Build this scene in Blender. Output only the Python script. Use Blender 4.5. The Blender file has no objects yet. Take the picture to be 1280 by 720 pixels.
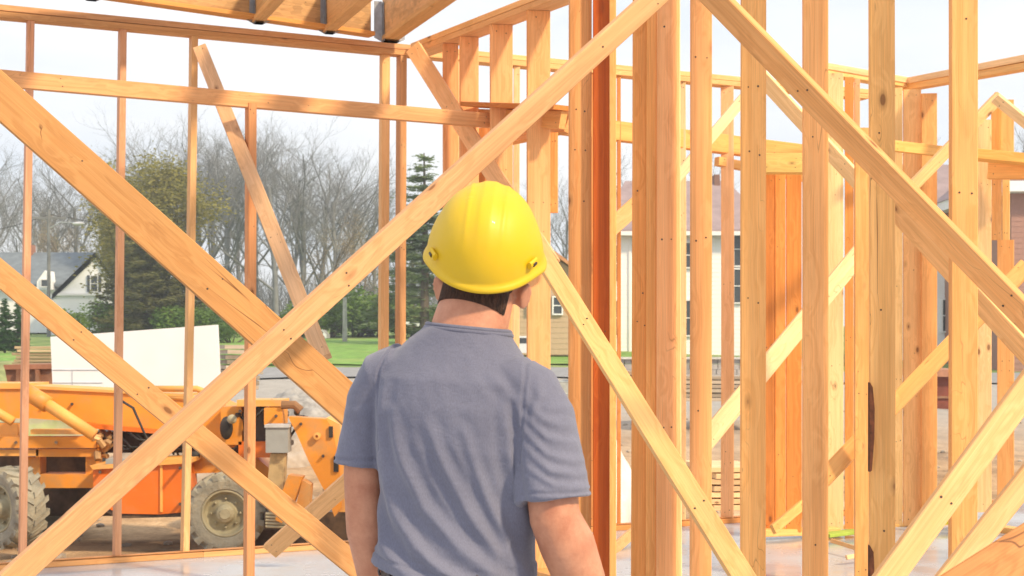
import bpy, bmesh, math, random
from mathutils import Vector, Matrix, noise
R = math.radians
S = bpy.context.scene
C = S.collection
# ------------------------------------------------------------------ camera, world, sun
F = 1777.8; HZ = 430.0; EYE = 1.45
cam = bpy.data.cameras.new('camera'); camo = bpy.data.objects.new('camera', cam); C.objects.link(camo)
camo.location = (0, 0, EYE); camo.rotation_euler = (R(90), 0, 0)
cam.lens = 50; cam.sensor_width = 36; cam.shift_y = 70/1280; cam.clip_end = 3000; cam.clip_start = .05
cam.dof.use_dof = True; cam.dof.focus_distance = 4.6; cam.dof.aperture_fstop = 11
S.camera = camo
SUN_EL, SUN_AZ = 38, 50      # azimuth: degrees clockwise from behind the camera towards the right
w = bpy.data.worlds.new('World'); S.world = w; w.use_nodes = True
nt = w.node_tree; bg = nt.nodes['Background']
sky = nt.nodes.new('ShaderNodeTexSky'); sky.sky_type = 'NISHITA'; sky.sun_disc = False
sd = Vector((math.sin(R(SUN_AZ))*math.cos(R(SUN_EL)), -math.cos(R(SUN_AZ))*math.cos(R(SUN_EL)), math.sin(R(SUN_EL))))
sky.sun_elevation = R(SUN_EL); sky.sun_rotation = math.atan2(sd.x, sd.y)
tc = nt.nodes.new('ShaderNodeTexCoord'); mp = nt.nodes.new('ShaderNodeMapping'); mp.inputs['Scale'].default_value = (1, 1, 3.5)
nz = nt.nodes.new('ShaderNodeTexNoise'); nz.inputs['Scale'].default_value = 3.2; nz.inputs['Detail'].default_value = 6; nz.inputs['Roughness'].default_value = .5
cr = nt.nodes.new('ShaderNodeValToRGB'); cr.color_ramp.elements[0].position = .3; cr.color_ramp.elements[1].position = .62
cr.color_ramp.elements[0].color = (6.7, 7.3, 8.2, 1); cr.color_ramp.elements[1].color = (9.0, 8.95, 9.0, 1)
mx = nt.nodes.new('ShaderNodeMix'); mx.data_type = 'RGBA'; mx.inputs[0].default_value = .93
L = nt.links.new
L(tc.outputs['Generated'], mp.inputs[0]); L(mp.outputs[0], nz.inputs[0]); L(nz.outputs['Fac'], cr.inputs[0])
L(sky.outputs[0], mx.inputs[6]); L(cr.outputs[0], mx.inputs[7]); L(mx.outputs[2], bg.inputs[0])
bg.inputs[1].default_value = .1
sl = bpy.data.lights.new('sun', 'SUN'); so = bpy.data.objects.new('sun', sl); C.objects.link(so)
sl.energy = 3.5; sl.angle = R(5); sl.color = (1, .80, .52)
so.rotation_euler = sd.to_track_quat('Z', 'Y').to_euler()
S.view_settings.view_transform = 'Standard'; S.view_settings.look = 'None'; S.view_settings.gamma = 1
S.view_settings.exposure = 0.47
S.view_settings.use_curve_mapping = False
rnd = random.Random(7)

# ------------------------------------------------------------------ helpers
def P(px, py, D): return Vector(((px-640)/F*D, D, EYE+(HZ-py)/F*D))
def tag(o, label=None, cat=None, group=None, kind=None):
    if label: o['label'] = label
    if cat: o['category'] = cat
    if group: o['group'] = group
    if kind: o['kind'] = kind
    return o
def empty(name, loc, label, cat, group=None):
    o = bpy.data.objects.new(name, None); C.objects.link(o); o.location = loc; o.empty_display_size = .1
    return tag(o, label, cat, group)
def place(o, parent, M=None):
    """parent is an unrotated, unscaled empty (or mesh placed with identity); M is the world matrix"""
    M = M or Matrix.Identity(4)
    if parent is not None:
        o.parent = parent
        W = Matrix.Identity(4); q = parent
        while q: W = q.matrix_basis @ W; q = q.parent
        M = W.inverted() @ M
    o.matrix_basis = M
    return o
def mesh_obj(name, bm, mat, parent=None, smooth=False, M=None, bevel=0):
    if bevel:
        es = [e for e in bm.edges if len(e.link_faces) == 2 and e.calc_face_angle(0) > .5]
        try: bmesh.ops.bevel(bm, geom=es, offset=bevel, segments=2, profile=.6, affect='EDGES', clamp_overlap=True)
        except Exception: pass
    bmesh.ops.recalc_face_normals(bm, faces=bm.faces)
    me = bpy.data.meshes.new(name); bm.to_mesh(me); bm.free()
    for p in me.polygons: p.use_smooth = smooth
    for m in (mat if isinstance(mat, list) else [mat]): me.materials.append(m)
    o = bpy.data.objects.new(name, me); C.objects.link(o)
    return place(o, parent, M)
def raw_obj(name, vs, fs, mat, parent=None, smooth=False, M=None):
    me = bpy.data.meshes.new(name); me.from_pydata(vs, [], fs); me.update()
    for p in me.polygons: p.use_smooth = smooth
    me.materials.append(mat)
    o = bpy.data.objects.new(name, me); C.objects.link(o)
    return place(o, parent, M)

# ------------------------------------------------------------------ materials
def mat_new(name):
    m = bpy.data.materials.new(name); m.use_nodes = True
    n = m.node_tree; b = n.nodes['Principled BSDF']
    return m, n, b
def N(n, t, **k):
    x = n.nodes.new(t)
    for a, v in k.items(): setattr(x, a, v)
    return x
def plain(name, col, rough=.7, metal=0, var=.15, scale=8, bump=.0, bscale=60, dirt=None, dirt_amt=.5, dscale=3, coat=0, stretch=(1, 1, 1)):
    m, n, b = mat_new(name)
    t = N(n, 'ShaderNodeTexCoord'); mp = N(n, 'ShaderNodeMapping'); mp.inputs['Scale'].default_value = stretch
    n.links.new(t.outputs['Object'], mp.inputs[0])
    z = N(n, 'ShaderNodeTexNoise'); z.inputs['Scale'].default_value = scale; z.inputs['Detail'].default_value = 5
    n.links.new(mp.outputs[0], z.inputs[0])
    r = N(n, 'ShaderNodeValToRGB'); e = r.color_ramp.elements
    e[0].position = .3; e[1].position = .7
    e[0].color = [c*(1-var) for c in col]+[1]; e[1].color = [min(1, c*(1+var)) for c in col]+[1]
    n.links.new(z.outputs['Fac'], r.inputs[0]); out = r.outputs[0]
    if dirt:
        z2 = N(n, 'ShaderNodeTexNoise'); z2.inputs['Scale'].default_value = dscale; z2.inputs['Detail'].default_value = 8; z2.inputs['Roughness'].default_value = .65
        n.links.new(mp.outputs[0], z2.inputs[0])
        r2 = N(n, 'ShaderNodeValToRGB'); r2.color_ramp.elements[0].position = .48; r2.color_ramp.elements[1].position = .66
        r2.color_ramp.elements[1].color = (dirt_amt,)*3+(1,)
        n.links.new(z2.outputs['Fac'], r2.inputs[0])
        mm = N(n, 'ShaderNodeMix', data_type='RGBA'); mm.inputs[7].default_value = (*dirt, 1)
        n.links.new(r2.outputs[0], mm.inputs[0]); n.links.new(out, mm.inputs[6]); out = mm.outputs[2]
    n.links.new(out, b.inputs['Base Color'])
    b.inputs['Roughness'].default_value = rough; b.inputs['Metallic'].default_value = metal
    b.inputs['Coat Weight'].default_value = coat
    if bump:
        z3 = N(n, 'ShaderNodeTexNoise'); z3.inputs['Scale'].default_value = bscale; z3.inputs['Detail'].default_value = 4
        n.links.new(mp.outputs[0], z3.inputs[0])
        bp = N(n, 'ShaderNodeBump'); bp.inputs['Strength'].default_value = bump; bp.inputs['Distance'].default_value = .02
        n.links.new(z3.outputs['Fac'], bp.inputs['Height']); n.links.new(bp.outputs[0], b.inputs['Normal'])
    return m

def wood_mat(name='pine', knots=1.0, checks=0.0, osb=False):
    c0 = .58-.1*checks
    """softwood grain along local X; base colour comes from the object's own colour"""
    m, n, b = mat_new(name); lk = n.links.new
    t = N(n, 'ShaderNodeTexCoord'); oi = N(n, 'ShaderNodeObjectInfo')
    off = N(n, 'ShaderNodeMath', operation='MULTIPLY'); off.inputs[1].default_value = 53.0; lk(oi.outputs['Random'], off.inputs[0])
    add = N(n, 'ShaderNodeVectorMath', operation='ADD'); lk(t.outputs['Object'], add.inputs[0]); lk(off.outputs[0], add.inputs[1])
    # knots
    km = N(n, 'ShaderNodeMapping'); km.inputs['Scale'].default_value = (4.2, 9, 9); lk(add.outputs[0], km.inputs[0])
    vo = N(n, 'ShaderNodeTexVoronoi'); vo.inputs['Scale'].default_value = 1; lk(km.outputs[0], vo.inputs['Vector'])
    # warp so that the grain flows round the knots
    kd = N(n, 'ShaderNodeMapRange'); kd.inputs[1].default_value = 0; kd.inputs[2].default_value = .55; kd.inputs[3].default_value = .045; kd.inputs[4].default_value = 0
    lk(vo.outputs['Distance'], kd.inputs[0])
    ad2 = N(n, 'ShaderNodeVectorMath', operation='ADD'); lk(add.outputs[0], ad2.inputs[0]); lk(kd.outputs[0], ad2.inputs[1])
    gm = N(n, 'ShaderNodeMapping'); gm.inputs['Scale'].default_value = (.42, 20, 20); lk(ad2.outputs[0], gm.inputs[0])
    g1 = N(n, 'ShaderNodeTexNoise'); g1.inputs['Scale'].default_value = 1.0; g1.inputs['Detail'].default_value = 3; g1.inputs['Roughness'].default_value = .55; g1.inputs['Distortion'].default_value = .35
    lk(gm.outputs[0], g1.inputs[0])
    sn = N(n, 'ShaderNodeMath', operation='MULTIPLY'); sn.inputs[1].default_value = 26; lk(g1.outputs['Fac'], sn.inputs[0])
    si = N(n, 'ShaderNodeMath', operation='SINE'); lk(sn.outputs[0], si.inputs[0])
    fm = N(n, 'ShaderNodeMapping'); fm.inputs['Scale'].default_value = (5, 320, 320); lk(add.outputs[0], fm.inputs[0])
    g2 = N(n, 'ShaderNodeTexNoise'); g2.inputs['Scale'].default_value = 1; g2.inputs['Detail'].default_value = 2; lk(fm.outputs[0], g2.inputs[0])
    r1 = N(n, 'ShaderNodeMapRange'); r1.inputs[1].default_value = -1; r1.inputs[2].default_value = 1; r1.inputs[3].default_value = .945; r1.inputs[4].default_value = 1.02
    lk(si.outputs[0], r1.inputs[0])
    r2 = N(n, 'ShaderNodeMapRange'); r2.inputs[1].default_value = .3; r2.inputs[2].default_value = .7; r2.inputs[3].default_value = .88; r2.inputs[4].default_value = 1.08
    lk(g2.outputs['Fac'], r2.inputs[0])
    # broad blotches, smudges
    bm_ = N(n, 'ShaderNodeMapping'); bm_.inputs['Scale'].default_value = (1.3, 6, 6); lk(add.outputs[0], bm_.inputs[0])
    g3 = N(n, 'ShaderNodeTexNoise'); g3.inputs['Scale'].default_value = 1; g3.inputs['Detail'].default_value = 5; lk(bm_.outputs[0], g3.inputs[0])
    r3 = N(n, 'ShaderNodeMapRange'); r3.inputs[1].default_value = .3; r3.inputs[2].default_value = .7; r3.inputs[3].default_value = .84; r3.inputs[4].default_value = 1.1
    lk(g3.outputs['Fac'], r3.inputs[0])
    m1 = N(n, 'ShaderNodeMath', operation='MULTIPLY'); lk(r1.outputs[0], m1.inputs[0]); lk(r2.outputs[0], m1.inputs[1])
    m2 = N(n, 'ShaderNodeMath', operation='MULTIPLY'); lk(m1.outputs[0], m2.inputs[0]); lk(r3.outputs[0], m2.inputs[1])
    sc = N(n, 'ShaderNodeVectorMath', operation='SCALE'); lk(oi.outputs['Color'], sc.inputs[0]); lk(m2.outputs[0], sc.inputs[3])
    # latewood lines are redder: raise to a power through gamma
    gam = N(n, 'ShaderNodeGamma'); lk(sc.outputs[0], gam.inputs[0])
    gr = N(n, 'ShaderNodeMapRange'); gr.inputs[1].default_value = -1; gr.inputs[2].default_value = 1; gr.inputs[3].default_value = 1.07; gr.inputs[4].default_value = .98
    lk(si.outputs[0], gr.inputs[0]); lk(gr.outputs[0], gam.inputs[1])
    # knot colour
    kr = N(n, 'ShaderNodeValToRGB'); e = kr.color_ramp.elements
    e[0].position = .06*knots+.015; e[0].color = (1, 1, 1, 1); e[1].position = .19; e[1].color = (0, 0, 0, 1)
    e.new(.10).color = (.42, .42, .42, 1)
    lk(vo.outputs['Distance'], kr.inputs[0])
    # keep only some of the cells
    sel = N(n, 'ShaderNodeSeparateColor'); lk(vo.outputs['Color'], sel.inputs[0])
    gt = N(n, 'ShaderNodeMath', operation='GREATER_THAN'); gt.inputs[1].default_value = .70; lk(sel.outputs[0], gt.inputs[0])
    km2 = N(n, 'ShaderNodeMath', operation='MULTIPLY'); lk(kr.outputs[0], km2.inputs[0]); lk(gt.outputs[0], km2.inputs[1])
    km3 = N(n, 'ShaderNodeMath', operation='MULTIPLY'); km3.inputs[1].default_value = .8*min(1, knots); lk(km2.outputs[0], km3.inputs[0])
    kc = N(n, 'ShaderNodeMix', data_type='RGBA'); kc.inputs[7].default_value = (.16, .055, .016, 1)
    lk(km3.outputs[0], kc.inputs[0]); lk(gam.outputs[0], kc.inputs[6]); out = kc.outputs[2]
    # drying checks / dark scratches
    cm = N(n, 'ShaderNodeMapping'); cm.inputs['Scale'].default_value = (.8, 17, 17); lk(ad2.outputs[0], cm.inputs[0])
    cz = N(n, 'ShaderNodeTexNoise'); cz.inputs['Scale'].default_value = 1; cz.inputs['Detail'].default_value = 1; lk(cm.outputs[0], cz.inputs[0])
    ca = N(n, 'ShaderNodeMath', operation='SUBTRACT'); ca.inputs[1].default_value = .5; lk(cz.outputs['Fac'], ca.inputs[0])
    cb = N(n, 'ShaderNodeMath', operation='ABSOLUTE'); lk(ca.outputs[0], cb.inputs[0])
    cc = N(n, 'ShaderNodeMapRange'); cc.inputs[1].default_value = 0; cc.inputs[2].default_value = .006+.006*checks; cc.inputs[3].default_value = 1; cc.inputs[4].default_value = 0; lk(cb.outputs[0], cc.inputs[0])
    cg = N(n, 'ShaderNodeMapRange'); cg.inputs[1].default_value = c0; cg.inputs[2].default_value = c0+.06; cg.inputs[3].default_value = 0; cg.inputs[4].default_value = .35+checks; lk(g3.outputs['Fac'], cg.inputs[0])
    cd = N(n, 'ShaderNodeMath', operation='MULTIPLY'); lk(cc.outputs[0], cd.inputs[0]); lk(cg.outputs[0], cd.inputs[1])
    ck = N(n, 'ShaderNodeMix', data_type='RGBA'); ck.inputs[7].default_value = (.12, .04, .012, 1)
    lk(cd.outputs[0], ck.inputs[0]); lk(out, ck.inputs[6]); out = ck.outputs[2]
    if osb:
        vz = N(n, 'ShaderNodeTexVoronoi'); vz.inputs['Scale'].default_value = 34; vm = N(n, 'ShaderNodeMapping'); vm.inputs['Scale'].default_value = (.5, 1, 1)
        lk(t.outputs['Object'], vm.inputs[0]); lk(vm.outputs[0], vz.inputs['Vector'])
        sp = N(n, 'ShaderNodeSeparateColor'); lk(vz.outputs['Color'], sp.inputs[0])
        mr = N(n, 'ShaderNodeMapRange'); mr.inputs[3].default_value = .8; mr.inputs[4].default_value = 1.12; lk(sp.outputs[1], mr.inputs[0])
        s2 = N(n, 'ShaderNodeVectorMath', operation='SCALE'); lk(out, s2.inputs[0]); lk(mr.outputs[0], s2.inputs[3]); out = s2.outputs[0]
    lk(out, b.inputs['Base Color'])
    b.inputs['Roughness'].default_value = .62; b.inputs['Specular IOR Level'].default_value = .35
    bp = N(n, 'ShaderNodeBump'); bp.inputs['Strength'].default_value = .25; bp.inputs['Distance'].default_value = .003
    lk(m2.outputs[0], bp.inputs['Height']); lk(bp.outputs[0], b.inputs['Normal'])
    return m
PINE = wood_mat('pine', 1.0, .1); PINE_OLD = wood_mat('pine_checked', 1.0, .6); OSB = wood_mat('osb', .3, 0, True)
STEEL = plain('galvanised_steel', (.50, .52, .56), .42, .35, .2, 20, .1, 50)
CONC = None
NAIL = plain('nail_steel', (.10, .07, .05), .5, .5)

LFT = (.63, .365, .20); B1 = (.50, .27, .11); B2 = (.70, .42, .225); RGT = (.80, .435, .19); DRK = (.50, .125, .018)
PAL = (.86, .58, .34); MID = (.66, .31, .115); YEL = (.80, .50, .20); PNK = (.84, .50, .28); DOR = (.66, .27, .075)

def timber(name, p0, p1, w, t, nrm, col, parent=None, mat=None, bow=None, cham=.003, nails=True):
    p0 = Vector(p0); p1 = Vector(p1)
    ax = (p1-p0); Ln = ax.length; ax.normalize()
    nrm = Vector(nrm); nrm = (nrm-ax*nrm.dot(ax)).normalized(); wd = nrm.cross(ax)
    bow = .0035 if bow is None else bow
    a1 = rnd.uniform(-1, 1)*bow*Ln*.5; a2 = rnd.uniform(-1, 1)*bow*Ln*.3; tw = rnd.uniform(-1, 1)*.012
    hw, ht, c = w/2, t/2, cham
    sec = [(-hw+c, -ht), (hw-c, -ht), (hw, -ht+c), (hw, ht-c), (hw-c, ht), (-hw+c, ht), (-hw, ht-c), (-hw, -ht+c)]
    n = max(3, int(Ln/.35)); vs = []; fs = []
    for i in range(n+1):
        u = i/n; b_ = math.sin(math.pi*u); an = tw*(u-.5)*2
        wj = 1+.006*noise.noise(Vector((u*5+a1*999, a2*99, 1)))
        for (y, z) in sec:
            yy = y*wj*math.cos(an)-z*math.sin(an); zz = y*math.sin(an)+z*math.cos(an)
            vs.append((u*Ln, yy+a1*b_, zz+a2*b_))
    for i in range(n):
        for k in range(8):
            a = i*8+k; b = i*8+(k+1) % 8
            fs.append((a, b, b+8, a+8))
    fs.append(tuple(range(7, -1, -1))); fs.append(tuple(n*8+k for k in range(8)))
    nbase = len(fs)
    if w > .045 and nails:      # nail heads driven through the wide face near the ends and where it crosses others
        us = [.05/Ln, 1-.05/Ln]
        if name == 'diagonal_brace': us += [rnd.uniform(.1, .9) for _ in range(int(Ln/.8))]
        else: us += [rnd.uniform(.1, .9) for _ in range(int(Ln/.9))]
        for u in us:
            for sy in ((-.22, .24) if rnd.random() < .6 else (rnd.uniform(-.25, .25),)):
                x = u*Ln+rnd.uniform(-.012, .012); y = sy*w+rnd.uniform(-.006, .006); b_ = math.sin(math.pi*u); b0 = len(vs); rn = rnd.uniform(.0028, .0042)
                for k in range(7): vs.append((x+rn*math.cos(k*.8976), y+a1*b_+rn*math.sin(k*.8976), ht+a2*b_+.0012-abs(tw)*hw*0))
                fs.append(tuple(range(b0, b0+7)))
    M = Matrix((ax, wd, nrm)).transposed().to_4x4(); M.translation = p0
    o = raw_obj(name, vs, fs, mat or PINE, parent, False, M); o.data.materials.append(NAIL)
    for p in o.data.polygons[nbase:]: p.material_index = 1
    v = rnd.uniform(.95, 1.05); g = rnd.uniform(.97, 1.03); lum = max(col)
    c2 = [lum*(c/lum)**1.16*v for c in col]
    o.color = (min(.93, c2[0]*1.1), c2[1]*g*1.10, c2[2]*g*1.05, 1)
    return o
def bar(name, a, b, wpx, t, col, yaw=0, roll=0, parent=None, mat=None, bow=None):
    """a, b = (px, py, distance) ends of the centre line, wpx = width seen"""
    A = P(*a); B = P(*b); Dm = (a[2]+b[2])/2
    ax = (B-A).normalized(); mid = (A+B)/2
    v = Vector((0, 0, EYE))-mid; v.normalize()
    v = Matrix.Rotation(R(yaw), 3, 'Z') @ v
    n = (v-ax*v.dot(ax)).normalized(); up = n.cross(ax)
    if up.z < 0: up = -up
    n = n*math.cos(R(roll))-up*math.sin(R(roll))
    w = wpx*Dm/F
    w = (w-t*abs(math.sin(R(roll)))-(t*abs(math.sin(R(yaw))) if abs(ax.z) > .9 else 0))/math.cos(R(roll))
    return timber(name, A, B, max(w, .03), t, n, col, parent, mat, bow)
def stud(x0, x1, D, col, parent, yaw=12, y0=None, y1=None, z0=0., z1=3.5, t=.04, name='stud', lean=0, mat=None, bow=None):
    """upright seen between columns x0 and x1; y0/y1 override z1/z0"""
    xc = (x0+x1)/2; xt = xc+lean
    zt = z1 if y0 is None else P(0, y0, D).z
    zb = z0 if y1 is None else P(0, y1, D).z
    A = Vector(((xc-640)/F*D, D, zb)); B = Vector(((xt-640)/F*D, D, zt))
    v = Vector((-A.x, -A.y, 0)).normalized()
    v = Matrix.Rotation(R(yaw), 3, 'Z') @ v      # yaw>0 turns the wide face to the right, showing the left edge
    w = ((x1-x0)*D/F-t*abs(math.sin(R(yaw))))/math.cos(R(yaw))
    return timber(name, A, B, max(w, .03), t, v, col, parent, mat, bow)

# ------------------------------------------------------------------ the setting: terrain, road, slab
def hgt(x, y):
    T = [(-50, -.75), (14, -.75), (20, -.68), (30, -.25), (45, .45), (60, .95), (80, 1.6), (100, 2.2), (150, 3.4), (260, 5.0), (1500, 9)]
    z = T[-1][1]
    for (a, za), (b, zb) in zip(T, T[1:]):
        if y <= b:
            z = za+(zb-za)*(y-a)/(b-a) if y > a else za; break
    k = max(0, min(1, (x-2)/14)); k = k*k*(3-2*k)
    if y > 30: z -= .32*k*min(1, (y-30)/30)
    n_ = noise.noise(Vector((x*.35, y*.35, 0)))*.09+noise.noise(Vector((x*1.3, y*1.3, 5)))*.035
    return z+n_*(1 if y < 48 else .4)
def sheet(name, xs, ys, dz, mat):
    vs = [(x, y, hgt(x, y)+dz) for y in ys for x in xs]; nx = len(xs)
    fs = [(j*nx+i, j*nx+i+1, (j+1)*nx+i+1, (j+1)*nx+i) for j in range(len(ys)-1) for i in range(nx-1)]
    o = raw_obj(name, vs, fs, mat, None, True); o['kind'] = 'structure'; return o
def ramp(a, b, n, p=1.0): return [a+(b-a)*(i/n)**p for i in range(n+1)]
def ground_mat():
    m, n, b = mat_new('bare_earth'); lk = n.links.new
    g = N(n, 'ShaderNodeNewGeometry'); sp = N(n, 'ShaderNodeSeparateXYZ'); lk(g.outputs['Position'], sp.inputs[0])
    def nz(scale, det=6, ro=.6, dist=0):
        z = N(n, 'ShaderNodeTexNoise'); z.inputs['Scale'].default_value = scale; z.inputs['Detail'].default_value = det; z.inputs['Roughness'].default_value = ro; z.inputs['Distortion'].default_value = dist
        lk(g.outputs['Position'], z.inputs[0]); return z
    a = nz(.8, 8, .7); r = N(n, 'ShaderNodeValToRGB'); e = r.color_ramp.elements
    e[0].position = .32; e[0].color = (.24, .14, .07, 1); e[1].position = .68; e[1].color = (.68, .47, .27, 1); e.new(.5).color = (.48, .30, .16, 1)
    lk(a.outputs['Fac'], r.inputs[0])
    f = nz(14, 6, .7); rf = N(n, 'ShaderNodeMapRange'); rf.inputs[1].default_value = .3; rf.inputs[2].default_value = .7; rf.inputs[3].default_value = .85; rf.inputs[4].default_value = 1.25; lk(f.outputs['Fac'], rf.inputs[0])
    s = N(n, 'ShaderNodeVectorMath', operation='SCALE'); lk(r.outputs[0], s.inputs[0]); lk(rf.outputs[0], s.inputs[3])
    # further away the yard is greyer gravel, then scrubby grass
    gy = N(n, 'ShaderNodeMapRange'); gy.inputs[1].default_value = 22; gy.inputs[2].default_value = 34; lk(sp.outputs[1], gy.inputs[0])
    m1 = N(n, 'ShaderNodeMix', data_type='RGBA'); rg = N(n, 'ShaderNodeValToRGB'); rg.color_ramp.elements[0].color = (.25, .23, .21, 1); rg.color_ramp.elements[1].color = (.55, .52, .48, 1)
    g2 = nz(2.5, 8, .75); lk(g2.outputs['Fac'], rg.inputs[0]); lk(gy.outputs[0], m1.inputs[0]); lk(s.outputs[0], m1.inputs[6]); lk(rg.outputs[0], m1.inputs[7])
    gg = N(n, 'ShaderNodeMapRange'); gg.inputs[1].default_value = 49.5; gg.inputs[2].default_value = 50.5; lk(sp.outputs[1], gg.inputs[0])
    g3 = nz(.5, 8, .7); rr = N(n, 'ShaderNodeValToRGB'); rr.color_ramp.elements[0].position = .35; rr.color_ramp.elements[0].color = (.09, .19, .035, 1); rr.color_ramp.elements[1].position = .65; rr.color_ramp.elements[1].color = (.30, .36, .12, 1)
    lk(g3.outputs['Fac'], rr.inputs[0])
    m2 = N(n, 'ShaderNodeMix', data_type='RGBA'); lk(gg.outputs[0], m2.inputs[0]); lk(m1.outputs[2], m2.inputs[6]); lk(rr.outputs[0], m2.inputs[7])
    lk(m2.outputs[2], b.inputs['Base Color']); b.inputs['Roughness'].default_value = .95
    bp = N(n, 'ShaderNodeBump'); bp.inputs['Strength'].default_value = .8; bp.inputs['Distance'].default_value = .06
    lk(f.outputs['Fac'], bp.inputs['Height']); lk(bp.outputs[0], b.inputs['Normal'])
    return m
EARTH = ground_mat()
xs = [-900, -400, -200, -120, -80, -60, -45]+ramp(-35, 30, 150)+[38, 50, 70, 100, 200, 400, 900]
ys = [-40, -10]+ramp(2, 50, 150)+ramp(51, 150, 60)+ramp(160, 400, 12)+[600, 1000, 1500]
sheet('ground', xs, ys, 0, EARTH)
ASPH = plain('asphalt', (.27, .27, .28), .9, var=.12, scale=3, bump=.3, bscale=40)
sheet('road', ramp(-35, 30, 60), ramp(43.5, 49.3, 8), .06, ASPH)
GRASS = plain('lawn_grass', (.16, .31, .05), .95, var=.35, scale=2.2, bump=.4, bscale=12, dirt=(.30, .36, .10), dirt_amt=.7, dscale=.5)
sheet('lawn', ramp(-22, 6, 50), ramp(51.5, 84, 40), .05, GRASS)

# slab of the house
def slab_mat():
    m, n, b = mat_new('slab_concrete'); lk = n.links.new
    g = N(n, 'ShaderNodeTexCoord')
    def nz(s, d=6, r=.6):
        z = N(n, 'ShaderNodeTexNoise'); z.inputs['Scale'].default_value = s; z.inputs['Detail'].default_value = d; z.inputs['Roughness'].default_value = r; lk(g.outputs['Object'], z.inputs[0]); return z
    a = nz(.9); r = N(n, 'ShaderNodeValToRGB'); r.color_ramp.elements[0].position = .3; r.color_ramp.elements[1].position = .7
    r.color_ramp.elements[0].color = (.33, .36, .41, 1); r.color_ramp.elements[1].color = (.48, .51, .56, 1); lk(a.outputs['Fac'], r.inputs[0])
    c = nz(70, 4); mr = N(n, 'ShaderNodeMapRange'); mr.inputs[3].default_value = .85; mr.inputs[4].default_value = 1.12; lk(c.outputs['Fac'], mr.inputs[0])
    s = N(n, 'ShaderNodeVectorMath', operation='SCALE'); lk(r.outputs[0], s.inputs[0]); lk(mr.outputs[0], s.inputs[3])
    d = nz(2.2, 8, .7); dr = N(n, 'ShaderNodeMapRange'); dr.inputs[1].default_value = .52; dr.inputs[2].default_value = .7; dr.inputs[4].default_value = .55; lk(d.outputs['Fac'], dr.inputs[0])
    mm = N(n, 'ShaderNodeMix', data_type='RGBA'); mm.inputs[7].default_value = (.42, .34, .26, 1); lk(dr.outputs[0], mm.inputs[0]); lk(s.outputs[0], mm.inputs[6])
    lk(mm.outputs[2], b.inputs['Base Color'])
    rr = N(n, 'ShaderNodeMapRange'); rr.inputs[1].default_value = .4; rr.inputs[2].default_value = .62; rr.inputs[3].default_value = .12; rr.inputs[4].default_value = .38; lk(a.outputs['Fac'], rr.inputs[0]); lk(rr.outputs[0], b.inputs['Roughness'])
    return m
CONC = slab_mat()
AD = Vector((.901, .434, 0)); AO = Vector((-3.29, 9.14, 0)); ANR = Vector((.434, -.901, 0))   # line of the outer wall, inner normal
def a_line(px, off=0.):
    """parameter and distance of the outer wall's line (moved 'off' towards us) at column px"""
    o = AO+ANR*off; k = (px-640)/F
    s = (k*o.y-o.x)/(AD.x-AD.y*k); return o+AD*s
bm = bmesh.new()
e0 = AO-AD*6-ANR*.14; e1 = AO+AD*9.2-ANR*.14
pts = [e0, e1, e1+Vector((.434, -.901, 0))*13, e0+Vector((.434, -.901, 0))*13]
top = [bm.verts.new((p.x, p.y, 0)) for p in pts]; bot = [bm.verts.new((p.x, p.y, -.9)) for p in pts]
bm.faces.new(top); bm.faces.new(bot[::-1])
for i in range(4): bm.faces.new((top[i], bot[i], bot[(i+1) % 4], top[(i+1) % 4]))
mesh_obj('floor_slab', bm, CONC)['kind'] = 'structure'

# ------------------------------------------------------------------ outer wall on the left (runs on behind everything to the right)
WT = 3.58
wa = empty('stud_wall', (AO.x, AO.y, 0), 'long outer wall frame of thin pine studs in front of the digger and running on behind the near studs', 'wall frame')
def along(name, s0, s1, z, wdt, thk, col, off=0., parent=None, mat=None):
    a = AO+AD*s0+ANR*off; b = AO+AD*s1+ANR*off
    return timber(name, (a.x, a.y, z), (b.x, b.y, z), wdt, thk, (0, 0, 1), col, parent, mat, bow=.0008)
sC = (a_line(515)-AO).length
along('top_plate', -4, sC+.05, WT-.02, .10, .04, (.62, .35, .17), parent=wa); along('top_plate', -4, sC+.05, WT+.022, .10, .04, LFT, parent=wa)
along('bottom_plate', -4, 1.3, .02, .10, .04, (.66, .36, .17), parent=wa)
along('bottom_plate', 1.302, sC+.6, .02, .10, .04, (.70, .42, .2), parent=wa)
along('bottom_plate', sC+.602, 8.6, .02, .14, .04, MID, parent=wa)
along('sill_strip', -4, 8.6, .0455, .06, .006, (.5, .25, .1), off=.03, parent=wa)
def a_stud(pxt, pxb, col=LFT, t=.043, dpt=.092, z1=WT-.042, z0=.042, off=0.):
    A = a_line(pxb, off); A.z = z0; B = a_line(pxt, off); B.z = z1
    return timber('stud', A, B, t, dpt, ANR, col, wa)
a_stud(38, 28, (.62, .34, .22)); a_stud(153, 146, (.64, .37, .23)); a_stud(242, 231, (.72, .46, .24))
a_stud(481, 479, (.74, .47, .24), .062, .06); a_stud(502, 500, (.62, .35, .18), .05)
a_stud(-90, -96, LFT); a_stud(-210, -212, LFT)
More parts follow.
